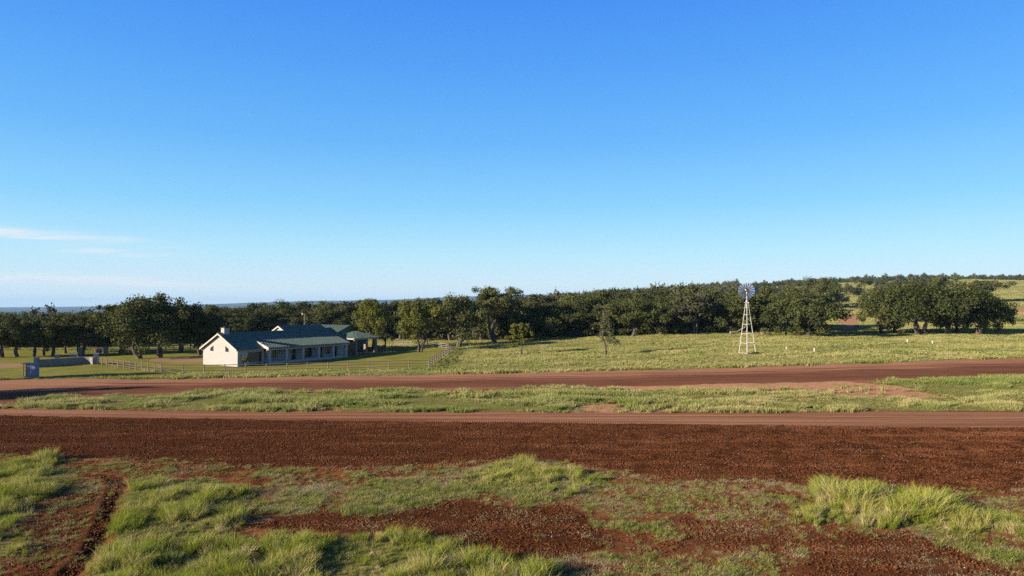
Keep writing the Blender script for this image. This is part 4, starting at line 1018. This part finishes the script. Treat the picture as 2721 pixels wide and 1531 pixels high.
# roofs: slab, standing seams, boards
def roof_plane(mb, a0, a1, v0, z0, v1, z1, swap=False, gap=.42, th=.07, hip0=0, hip1=0):
    """plane between eave line (v0,z0) and ridge line (v1,z1), running a0..a1; hip0/hip1 shorten the ridge"""
    P_ = (lambda a, v, z: (v, a, z)) if swap else (lambda a, v, z: (a, v, z))
    mb.slab([P_(a0, v0, z0), P_(a1, v0, z0), P_(a1 - hip1, v1, z1), P_(a0 + hip0, v1, z1)], th)
    a = a0 + .04; k = (z1 - z0) / (v1 - v0)
    while a < a1 - .02:
        t1 = 1.0
        if hip0 and a < a0 + hip0: t1 = (a - a0) / hip0
        if hip1 and a > a1 - hip1: t1 = (a1 - a) / hip1
        if t1 > .05:
            ve = v0 + (v1 - v0) * t1; ze = z0 + (z1 - z0) * t1; w2 = .025; h = .055
            q = [(a - w2, v0, z0 + .002), (a + w2, v0, z0 + .002), (a + w2, ve, ze + .002), (a - w2, ve, ze + .002)]
            mb.slab([P_(x, v, z + h) for x, v, z in q], h - .006)
        a += gap
r = MB()
roof_plane(r, -.45, 13.25, -.35, rz(-.35), 4.6, rz(4.6)); roof_plane(r, -.45, 13.25, 9.55, rz(-.35), 4.6, rz(4.6))
roof_plane(r, 13.0, 23.3, -.35, rz(-.35) + .012, 6.2, rz(6.2) + .012); roof_plane(r, 13.0, 23.3, 12.75, rz(-.35), 6.2, rz(6.2) + .012)
for a0, a1, v, z in ((-.45, 13.0, 4.6, rz(4.6)), (13.0, 23.3, 6.2, rz(6.2))): r.ext([(a0, v - .16, z - .02), (a0, v, z + .09), (a0, v + .16, z - .02)], (a1 - a0, 0, 0))
ro = r.build('roof', M_roof, house)
r = MB(); PVT, PZT, PVB, PZB = 2.15, rz(2.15) + .03, -1.5, 2.93
roof_plane(r, 4.9, 23.45, PVB, PZB, PVT, PZT); r.build('porch_roof', M_roof, house)
r = MB(); roof_plane(r, 23.3, 25.8, .6, 2.78, 6.2, 5.70); roof_plane(r, 23.3, 25.8, 11.9, 2.78, 6.2, 5.70)
roof_plane(r, 25.8, 30.2, 6.3, 2.75, 10.5, 5.0); roof_plane(r, 25.8, 30.2, 14.7, 2.75, 10.5, 5.0); r.build('link_roof', M_roof, house)
# cross wing at the far end with ridge along local y
r = MB(); W3 = 36.6
roof_plane(r, 11.6, 24.0, W3 - 6.3, 3.3, W3, 5.75, swap=True); roof_plane(r, 11.6, 24.0, W3 + 6.3, 3.3, W3, 5.75, swap=True); r.build('wing_roof', M_roof, house)
wv_ = MB(); wv_.ext([(W3 - 5.9, 12.1, -.4), (W3 + 5.9, 12.1, -.4), (W3 + 5.9, 12.1, 3.3), (W3, 12.1, 5.6), (W3 - 5.9, 12.1, 3.3)], (0, .3, 0)); wv_.build('wing_gable', M_roof, house)
wv_ = MB(); wv_.box(22.9, 25.6, 1.2, 1.5, -.4, 3.0); wv_.box(25.6, 30.0, 6.7, 7.0, -.4, 2.85); wv_.box(W3 - 5.9, W3 - 5.6, 12.4, 23.5, -.4, 3.3); wv_.box(25.3, 25.6, 1.5, 6.7, -.4, 3.2); wv_.build('link_wall', M_lime, house)
window(26.6, 28.6, 6.58, .8, 2.2)
# barge boards, fascia, gutters
def barge(mb, u, v0, z0, v1, z1, d=.24, t=.05): mb.ext([(u, v0, z0 - d), (u, v1, z1 - d), (u, v1, z1 + .02), (u, v0, z0 + .02)], (-t, 0, 0))
b_ = MB(); barge(b_, -.453, -.35, rz(-.35), 4.6, rz(4.6)); barge(b_, -.453, 9.55, rz(-.35), 4.6, rz(4.6)); barge(b_, 12.997, 4.75, rz(4.75), 6.2, rz(6.2) + .01); barge(b_, 12.997, 12.75, rz(-.35), 6.2, rz(6.2) + .01)
b_.build('barge_board', M_trim, house)
b_ = MB(); b_.ext([(4.897, PVB, PZB - .30), (4.897, -.3, 2.80), (4.897, PVT, PZT - .1), (4.897, PVT, PZT + .02), (4.897, PVB, PZB + .02)], (-.06, 0, 0)); b_.box(4.84, 4.897, -1.2, -.95, 1.9, PZB - .3); b_.build('porch_end_board', M_trim, house)
b_ = MB(); b_.box(-.4, 4.83, -.40, -.355, rz(-.35) - .2, rz(-.35) - .02); b_.box(4.9, 23.4, PVB - .07, PVB - .003, PZB - .2, PZB - .03); b_.build('gutter', M_gutter, house)
b_ = MB(); b_.box(5.0, 23.3, PVB + .1, -.6, 2.50, 2.63); b_.build('porch_beam', M_trim, house)
b_ = MB(); b_.slab([(-.40, -.3, rz(-.3) - .12), (0, -.3, rz(-.3) - .12), (0, 4.6, rz(4.6) - .12), (-.40, 4.6, rz(4.6) - .12)], .03); b_.slab([(-.40, 9.5, rz(-.3) - .12), (0, 9.5, rz(-.3) - .12), (0, 4.6, rz(4.6) - .12), (-.40, 4.6, rz(4.6) - .12)], .03); b_.build('soffit', M_soffit, house)
ch = MB(); ch.box(.45, 1.45, 4.2, 5.05, 4.6, 6.25); cho = ch.build('chimney', M_lime, house)
cp = MB(); cp.box(.38, 1.52, 4.13, 5.12, 6.253, 6.33); cp.box(.7, 1.2, 4.4, 4.85, 6.333, 6.45); cp.build('chimney_cap', M_iron, cho)
# patio beside the porch
po = MB(); po.box(23.25, 31.0, -1.6, 1.1, -.2, .06); po = po.build('patio', M_conc); po.location = (HC.x, HC.y, 0); po.rotation_euler[2] = HA; tag(po, None, None, None, 'structure')
for i, (u, s_, lb) in enumerate([(1.0, .8, 'tall leafy shrub against the shaded house wall left of the big window'), (2.4, .55, 'low shrub under the left half of the big house window'), (3.6, .6, 'low shrub under the right half of the big house window'), (.5, .35, 'smallest shrub at the white gable corner')]):
    o = BS[i % 2].copy(); C.objects.link(o); xy = hloc(u, -.75); o.location = (*xy, -.1); o.scale = (s_ * .7, s_ * .7, s_ * (1.7 if i == 0 else .7)); o.name = 'shrub'; tag(o, lb, 'shrub')

# ------------------------------------------------------------------ pavilion
PU, PV = 34.4, 7.9
pv = thing('pavilion', 'open pavilion with green hipped roof on stone columns beyond the house', 'pavilion', (*hloc(PU, PV), 0), HA)
r = MB(); R_ = 3.5
roof_plane(r, -R_, R_, -R_, 3.25, 0, 4.55, hip0=3.0, hip1=3.0); roof_plane(r, -R_, R_, R_, 3.25, 0, 4.55, hip0=3.0, hip1=3.0)
roof_plane(r, -R_ + .01, R_ - .01, -R_, 3.25, -.7, 4.56, swap=True, hip0=3.49, hip1=3.49); roof_plane(r, -R_ + .01, R_ - .01, R_, 3.25, .7, 4.56, swap=True, hip0=3.49, hip1=3.49)
r.build('roof', M_roof, pv)
f = MB(); f.box(-R_, R_, -R_ - .04, -R_ + .06, 3.0, 3.2); f.box(-R_, R_, R_ - .06, R_ + .04, 3.0, 3.2); f.box(-R_ - .04, -R_ + .06, -R_ + .07, R_ - .07, 3.0, 3.2); f.box(R_ - .06, R_ + .04, -R_ + .07, R_ - .07, 3.0, 3.2); f.build('fascia', M_trim, pv)
f = MB(); f.box(-3.4, 3.4, -3.4, 3.4, -.3, .1); f.build('floor', M_conc, pv)
for (a, b) in ((-2.9, -2.9), (0, -2.9), (2.9, -2.9), (-2.9, 0), (-2.9, 2.9), (2.9, 2.9), (0, 2.9)):
    c_ = MB(); c_.box(a - .27, a + .27, b - .27, b + .27, .103, 3.0); c_.box(a - .34, a + .34, b - .34, b + .34, .103, .55); c_.build('column', M_brick, pv)
f = MB(); f.box(.4, 2.8, 2.75, 2.98, .103, 2.9); f.build('back_wall', M_brick, pv)
f = MB(); f.box(-2.0, -.6, 1.2, 2.0, .103, 1.0); f.box(-2.06, -.54, 1.14, 2.06, 1.003, 1.08); f.build('counter', M_brick, pv)

# stone seats, tables and rocks around the pavilion
def rock(name, px, base, w_, h_, mat, label, cat, seed, group=None, dy=1.0):
    rs = np.random.RandomState(seed); g = ground(px, base)
    import bmesh
    bm = bmesh.new(); bmesh.ops.create_icosphere(bm, subdivisions=3, radius=1)
    for v in bm.verts:
        n_ = 1 + .22 * (math.sin(v.co.x * 3 + seed) * math.cos(v.co.y * 2.6 + seed * 2) + .5 * math.sin(v.co.z * 6 + v.co.x * 5 + seed))
        v.co = v.co * n_
        if v.co.z < -.3: v.co.z = -.3
    me = bpy.data.meshes.new(name); bm.to_mesh(me); bm.free(); me.materials.append(mat)
    me.polygons.foreach_set('use_smooth', [True] * len(me.polygons))
    o = bpy.data.objects.new(name, me); C.objects.link(o); o.location = (g.x, g.y, g.z + h_ * .2); o.scale = (w_ / 2, w_ / 2 * dy, h_ / 1.4); o.rotation_euler[2] = seed
    return tag(o, label, cat, group)
rock('boulder', 2026, 890, 1.1, .9, M_rock, 'round pink boulder in the grass right of the windmill', 'boulder', 1)
rock('boulder', 1004, 929, 1.5, 1.1, M_greyrock, 'pale boulder nearest the pavilion on the shaded lawn', 'boulder', 2)
rock('boulder', 1018, 926, 1.3, .8, M_greyrock, 'low pale boulder at the foot of the twin stemmed tree', 'boulder', 3)
rock('boulder', 1033, 930, 1.6, .5, M_greyrock, 'flat pale rock right of the other garden boulders', 'boulder', 4)
for i, (px, base, lb) in enumerate([(966, 934, 'stone table beside the lit pavilion column'), (984, 932, 'stone table between the pavilion and the garden boulders'), (1030, 934, 'small dark stone table alone on the shaded lawn')]):
    g = ground(px, base); e = thing('stone_table', lb, 'table', g, HA + i * .3)
    f = MB(); f.box(-.7, .7, -.4, .4, .68, .8); f.build('table_top', M_greyrock, e)
    for sx_ in (-.42, .42): f = MB(); f.box(sx_ - .12, sx_ + .12, -.3, .3, -.1, .677); f.build('leg', M_greyrock, e)
    for sy_ in (-.75, .75): f = MB(); f.box(-.6, .6, sy_ - .14, sy_ + .14, -.1, .42); f.build('bench', M_greyrock, e)

# ------------------------------------------------------------------ fences
def fence(pts, label, h=1.28, rails=3, mat_p=None, mat_r=None, pr=.09, name='rail_fence', group=None, rr=.052, square=False):
    """pts = post feet (x, y)"""
    x0, y0 = pts[0]; z0 = float(H(x0, y0)); e = thing(name, label, 'fence', (x0, y0, z0), 0, group)
    src = None
    for (x_, y_) in pts:
        if src is None:
            m_ = MB(); m_.bar((0, 0, -.3), (0, 0, h), pr, pr * .92, 8); src = m_.build('post', mat_p or M_post, e); o = src
        else: o = src.copy(); C.objects.link(o); o.parent = e
        o.location = (x_ - x0, y_ - y0, float(H(x_, y_)) - z0)
    for k in range(rails):
        zz = h * (.28 + .64 * k / (rails - 1)); m_ = MB()
        for (a, b) in zip(pts[:-1], pts[1:]): m_.bar((a[0] - x0, a[1] - y0 - pr, float(H(*a)) - z0 + zz), (b[0] - x0, b[1] - y0 - pr, float(H(*b)) - z0 + zz), rr, rr, 5)
        m_.build('rail', mat_r or M_rail, e)
    return e
def lerp_pts(a, b, n): return [(a[0] + (b[0] - a[0]) * i / n, a[1] + (b[1] - a[1]) * i / n) for i in range(n + 1)]
fence(lerp_pts(gxy(257, 967), gxy(429, 991), 11), 'three rail fence running from the stone wall pillar towards the camera')
fence(lerp_pts(gxy(429.5, 991), gxy(1139, 978), 13), 'long three rail fence in front of the house and porch')
fence(lerp_pts(gxy(1141, 978), gxy(1200, 931), 13), 'three rail fence running away beside the grassy field track')
fence(lerp_pts(gxy(1048, 921), gxy(1136, 920), 6), 'pale pipe fence at the back of the lawn behind the yellow green tree', 1.2, 3, M_railp, M_railp, .05)
fence(lerp_pts(gxy(1137, 920), gxy(1199, 930), 5), 'pale pipe fence slanting to the far lawn corner', 1.2, 3, M_railp, M_railp, .05)
fence(lerp_pts(gxy(396, 935), gxy(548, 931), 7), 'shaded rail fence behind the yard oaks', 1.2, 3)
fence(lerp_pts(gxy(286, 944), gxy(388, 940), 6), 'dark corral fence right of the ranch gate', 1.2, 4, M_iron, M_iron, .06, 'corral_fence')
# white garden pickets beside the gate
g = ground(185, 948); e = thing('picket_fence', 'short row of white pickets left of the ranch gate', 'fence', g)
for i in range(8):
    f = MB(); f.box(i * .22 - .03, i * .22 + .03, -.02, .02, -.1, .95 - .12 * (i % 3)); o = f.build('picket', M_white, e)
# ranch gate with the round emblem
ga, gb = ground(214, 945), ground(281, 944); gang = math.atan2(gb.y - ga.y, gb.x - ga.x); gl_ = math.hypot(gb.x - ga.x, gb.y - ga.y)
gate = thing('ranch_gate', 'dark iron ranch gate with scroll panels and a round rusty emblem', 'gate', ga, gang)
f = MB(); f.bar((.4, 0, .12), (gl_ - .4, 0, .12), .04); f.bar((.4, 0, 1.35), (gl_ - .4, 0, 1.35), .04); f.bar((.4, 0, 1.02), (gl_ - .4, 0, 1.02), .025)
for i in range(9): xx = .4 + (gl_ - .8) * i / 8; f.bar((xx, 0, .1), (xx, 0, 1.37), .028)
f.build('gate_frame', M_iron, gate)
f = MB()
for i in range(5):
    cx_ = .95 + i * .62
    for k in range(8): a0, a1 = k * math.pi / 4, (k + 1) * math.pi / 4; f.bar((cx_ + .2 * math.cos(a0), -.03, .58 + .28 * math.sin(a0)), (cx_ + .2 * math.cos(a1), -.03, .58 + .28 * math.sin(a1)), .02, n=4)
f.build('scroll', M_railp, gate)
f = MB(); ec = gl_ - 1.15; n_ = 28
f.ext([(ec + .62 * math.cos(2 * math.pi * i / n_), -.10, .82 + .62 * math.sin(2 * math.pi * i / n_)) for i in range(n_)], (0, .03, 0)); em = f.build('emblem', M_rust, gate)
f = MB(); f.box(ec - .30, ec - .02, -.125, -.103, .58, .66); f.box(ec - .06, ec + .02, -.125, -.103, .58, 1.05); f.box(ec - .30, ec - .02, -.125, -.103, .80, .87); f.box(ec + .12, ec + .20, -.125, -.103, .58, 1.0); f.box(ec - .33, ec - .25, -.125, -.103, .58, .87)
f.build('brand_mark', M_log, em)
for g, lb in ((ga, 'stone pillar holding the left end of the ranch gate'), (gb, 'stone pillar beside the round gate emblem')):
    f = MB(); f.box(-.38, .38, -.38, .38, -.3, 1.55); f.box(-.44, .44, -.44, .44, 1.553, 1.65); o = f.build('gate_pillar', M_yard); o.location = g; o.rotation_euler[2] = gang; tag(o, lb, 'pillar')
# curved entrance wall
wallp = [gxy(96, 976), gxy(125, 974), gxy(155, 971.5), gxy(190, 968.5), gxy(222, 967), gxy(240, 967), gxy(249, 969)]
x0, y0 = wallp[0]; we = thing('stone_wall', 'low curved stone entrance wall with flat coping behind the shed', 'wall', (x0, y0, 0))
f = MB(); cpg = MB()
for i, (a, b) in enumerate(zip(wallp[:-1], wallp[1:])):
    d = Vector((b[0] - a[0], b[1] - a[1])); nrm = Vector((-d.y, d.x)).normalized() * .18; e2 = d.normalized() * .0
    q = [(a[0] - x0 - nrm.x, a[1] - y0 - nrm.y), (b[0] - x0 - nrm.x, b[1] - y0 - nrm.y), (b[0] - x0 + nrm.x, b[1] - y0 + nrm.y), (a[0] - x0 + nrm.x, a[1] - y0 + nrm.y)]
    f.ext([(*p, -.3) for p in q], (0, 0, 1.45)); q2 = [(p[0] * 1.0 + (nrm.x * .25 if k > 1 else -nrm.x * .25), p[1] + (nrm.y * .25 if k > 1 else -nrm.y * .25), 1.153) for k, p in enumerate(q)]
    cpg.ext(q2, (0, 0, .07))
f.build('wall_stone', M_yard, we); cpg.build('coping', M_conc, we)
for (px, base), lb, hh_ in (((97, 977), 'short stone pillar at the shed end of the curved wall', 1.6), ((152, 966), 'stone pillar behind the middle of the curved wall', 1.45), ((255, 968), 'tall stone pillar joining the curved wall and the rail fence', 1.75)):
    g = ground(px, base); f = MB(); f.box(-.36, .36, -.36, .36, -.3, hh_); f.box(-.43, .43, -.43, .43, hh_ + .003, hh_ + .1); o = f.build('wall_pillar', M_yard if px < 250 else M_lime); o.location = g; o.rotation_euler[2] = .5; tag(o, lb, 'pillar')

# ------------------------------------------------------------------ shed (small box with overhanging roof)
g = ground(83, 1004); sh = thing('utility_shed', 'small shed tinted shade blue with open dark side and flat overhanging roof', 'shed', (g.x, g.y, g.z), .12); sh.scale = (.8, .8, 1)
f = MB(); f.box(-.55, .80, -.42, -.36, .12, 1.78); f.box(.74, .80, -.357, .9, .12, 1.78); f.box(-1.05, .74, .84, .9, .12, 1.9); f.box(-1.09, -1.03, -.40, -.33, .05, 1.85); f.build('wall', M_shed, sh)
f = MB(); f.box(-1.0, -.60, .2, .25, .15, 1.8); f.box(-1.02, -.56, -.30, .2, .15, .2); f.box(-1.0, -.56, -.28, .19, .95, 1.0); f.build('shelf', M_dark, sh)
f = MB(); f.slab([(-1.25, -.6, 1.98), (.98, -.6, 1.86), (.98, 1.05, 1.92), (-1.25, 1.05, 2.04)], .07); f.build('roof', M_gutter, sh)
f = MB(); f.box(-1.1, .84, -.40, .9, -.15, .1); f.build('base', M_conc, sh)
f = MB(); f.ext([(.10, -.424, .55), (.18, -.424, .55), (.20, -.424, .88), (.30, -.424, 1.0), (.24, -.424, 1.04), (.15, -.424, .92), (.06, -.424, 1.0), (.08, -.424, .80)], (0, -.006, 0)); f.build('painted_mark', M_white, sh)

# ------------------------------------------------------------------ windmill
WS = 109.5
wc = ground(1979, 941); wx = (1984 - 1360) / FPX * wc.y
wm = thing('windmill', 'white lattice windmill with blue grey many bladed wheel standing in the field', 'windmill', (wx, wc.y, wc.z), math.radians(24))
S_ = wc.y / FPX                                # metres per photo pixel at the windmill
hb, ht, TH = 15.6 * S_, 1.6 * S_, 143 * S_
for sx_, sy_ in ((-1, -1), (1, -1), (1, 1), (-1, 1)):
    f = MB(); f.bar((sx_ * hb, sy_ * hb, -.3), (sx_ * ht, sy_ * ht, TH), .048, .038, 6); f.build('leg', M_white, wm)
for ypx in (822, 841, 866, 890.6, 915.6, 941.7):
    z = (945 - ypx) * S_; k = hb + (ht - hb) * z / TH; f = MB(); c4 = [(-k, -k), (k, -k), (k, k), (-k, k)]
    for a, b in zip(c4, c4[1:] + c4[:1]): f.bar((*a, z), (*b, z), .036, n=5)
    f.build('brace', M_white, wm)
f = MB(); zpl = 136 * S_; f.box(-.55, .55, -.05, .05, zpl - .04, zpl + .04); f.box(-.05, .05, -.55, -.053, zpl - .04, zpl + .04); f.box(-.05, .05, .053, .55, zpl - .04, zpl + .04)
f.build('platform', M_white, wm)
f = MB(); f.bar((0, 0, TH - 1.2), (0, 0, 168 * S_), .07, .06, 8); f.build('mast', M_white, wm)
f = MB(); f.bar((0, 0, .1), (0, 0, TH - .5), .022, n=5); f.build('pump_rod', M_white, wm)
f = MB(); f.bar((0, 0, -.1), (0, 0, .3), .10); lad = MB()
hubz = 167.5 * S_
wh = bpy.data.objects.new('wheel', None)
fr = MB(); RW_ = 21.5 * S_
axis = Vector((-.46, -.89, .0)).normalized(); axis = Matrix.Rotation(-math.radians(24), 3, 'Z') @ axis
sidev = Vector((0, 0, 1)).cross(axis).normalized(); upv = Vector((0, 0, 1)); hub = axis * .42 + Vector((0, 0, hubz))
def wp(a, r_, off=0.0): return hub + (sidev * math.cos(a) + upv * math.sin(a)) * r_ + axis * off
for rr_w in (RW_ * .93, RW_ * .45):
    for k in range(36): fr.bar(wp(k * math.pi / 18, rr_w, -.05), wp((k + 1) * math.pi / 18, rr_w, -.05), .014, n=4)
for k in range(6): fr.bar(hub, wp(k * math.pi / 3 + .1, RW_ * .93, -.05), .016, n=4)
wheel = fr.build('wheel', M_vane, wm)
for k in range(18):
    a = 2 * math.pi * k / 18; da_i, da_o = .07, .115; tw = .12
    pts = [wp(a - da_i, RW_ * .33, tw * .6), wp(a + da_i, RW_ * .33, -tw * .6), wp(a + da_o, RW_, -tw), wp(a - da_o, RW_, tw)]
    f = MB(); f.ext([tuple(p) for p in pts], tuple(axis * .012)); f.build('blade', M_vane, wheel)
f = MB(); f.bar(hub - axis * .45, hub + axis * .10, .17, .13, 10); f.build('gearbox', M_red, wm)
f = MB(); f.bar(hub - axis * .05 + sidev * -.1 + upv * .1, hub - axis * .1 + sidev * -.25 + upv * .32, .09, .06, 8); f.build('gear_cover', M_white, wm)
tl = hub - axis * .45; back = (-axis * .80 - sidev * -.60).normalized()
f = MB(); f.bar(tl, tl + back * 1.9, .03); f.build('tail_arm', M_vane, wm)
f = MB(); e1, e2_ = tl + back * .95, tl + back * 2.3; nn_ = back.cross(upv).normalized() * .012
f.ext([tuple(e1 - upv * .30), tuple(e2_ - upv * .52), tuple(e2_ + back * .15), tuple(e2_ + upv * .42), tuple(e1 + upv * .25)], tuple(nn_)); f.build('tail_vane', M_vane, wm)

# ------------------------------------------------------------------ small things
for (px, base, hpx), lb in (((2090, 931, 7), 'short white marker pipe nearest the windmill'), ((2164, 935, 7), 'short white marker pipe at the front of the four'), ((2411, 912, 8), 'white marker pipe left of the two near the widest oak'), ((2478, 915, 7), 'rightmost short white marker pipe in the grass')):
    g = ground(px, base); s_ = g.y / FPX; f = MB(); f.bar((0, 0, -.1), (0, 0, hpx * s_ + .12), .10, n=10); f.bar((0, 0, hpx * s_ + .12), (0, 0, hpx * s_ + .17), .12, n=10)
    o = f.build('marker_pipe', M_white); o.location = g; tag(o, lb, 'marker', 'white marker pipes in the field')
g = ground(1949, 887); e = thing('fallen_log', 'pale fallen log with a raised limb lying behind the windmill', 'log', (g.x, g.y - 1.5, g.z), .1)
f = MB(); f.tube([(-1.3, 0, .35), (-.3, .1, .42), (.6, .1, .5)], [.34, .32, .22], 9); f.tube([(.4, .1, .5), (1.3, .2, 1.0), (2.3, .1, 1.5), (2.7, .0, 2.3)], [.2, .17, .13, .07], 7); f.tube([(1.5, .2, .9), (2.6, .4, .4), (3.4, .3, .25)], [.15, .12, .08], 6); f.tube([(2.4, .3, .35), (3.0, .3, 1.0), (3.1, .2, 1.6)], [.09, .07, .03], 6)
f.build('trunk', M_log, e)
g = ground(2042, 891); f = MB(); f.tube([(-.25, 0, .1), (0, 0, .3), (.3, 0, .15)], [.15, .2, .12], 8); o = f.build('stump', M_bark); o.location = g; tag(o, 'small dark stump right of the pink boulder', 'stump')
g = ground(1558, 1032); f = MB(); f.tube([(-1.0, -.1, .05), (-.4, 0, .10), (.3, .08, .14), (1.0, .2, .10)], [.05, .09, .11, .05], 7); f.tube([(.1, .05, .12), (.5, .3, .3)], [.05, .02], 5); o = f.build('fallen_branch', M_bark); o.location = g; tag(o, 'dark broken branch lying at the near edge of the far dirt road', 'branch')
g = Vector((-.3038 * 150, 150, 0)); e = thing('lamp_pole', 'thin wooden yard lamp pole rising behind the house roof', 'pole', (g.x, g.y, float(H(g.x, g.y))))
f = MB(); f.bar((0, 0, -.3), (0, 0, 8.2), .10, .075, 8); f.build('pole', M_post, e)
f = MB(); f.bar((0, 0, 8.0), (-.45, 0, 8.25), .03); f.bar((-.45, 0, 8.05), (-.45, 0, 8.35), .14, .08, 8); f.build('lamp_head', M_white, e)

# ------------------------------------------------------------------ haze
hm = bpy.data.materials.new('haze_air'); hm.use_nodes = True; hn = hm.node_tree; hn.nodes.clear()
ho = hn.nodes.new('ShaderNodeOutputMaterial'); pvn = hn.nodes.new('ShaderNodeVolumePrincipled')
pvn.inputs['Color'].default_value = (.40, .66, 1.0, 1); pvn.inputs['Density'].default_value = 5e-5; pvn.inputs['Anisotropy'].default_value = 0.0
hn.links.new(pvn.outputs[0], ho.inputs['Volume'])
f = MB(); f.box(-17000, 17000, -4000, 17000, -130, 170); hz_o = f.build('haze', hm); tag(hz_o, None, None, None, 'stuff')
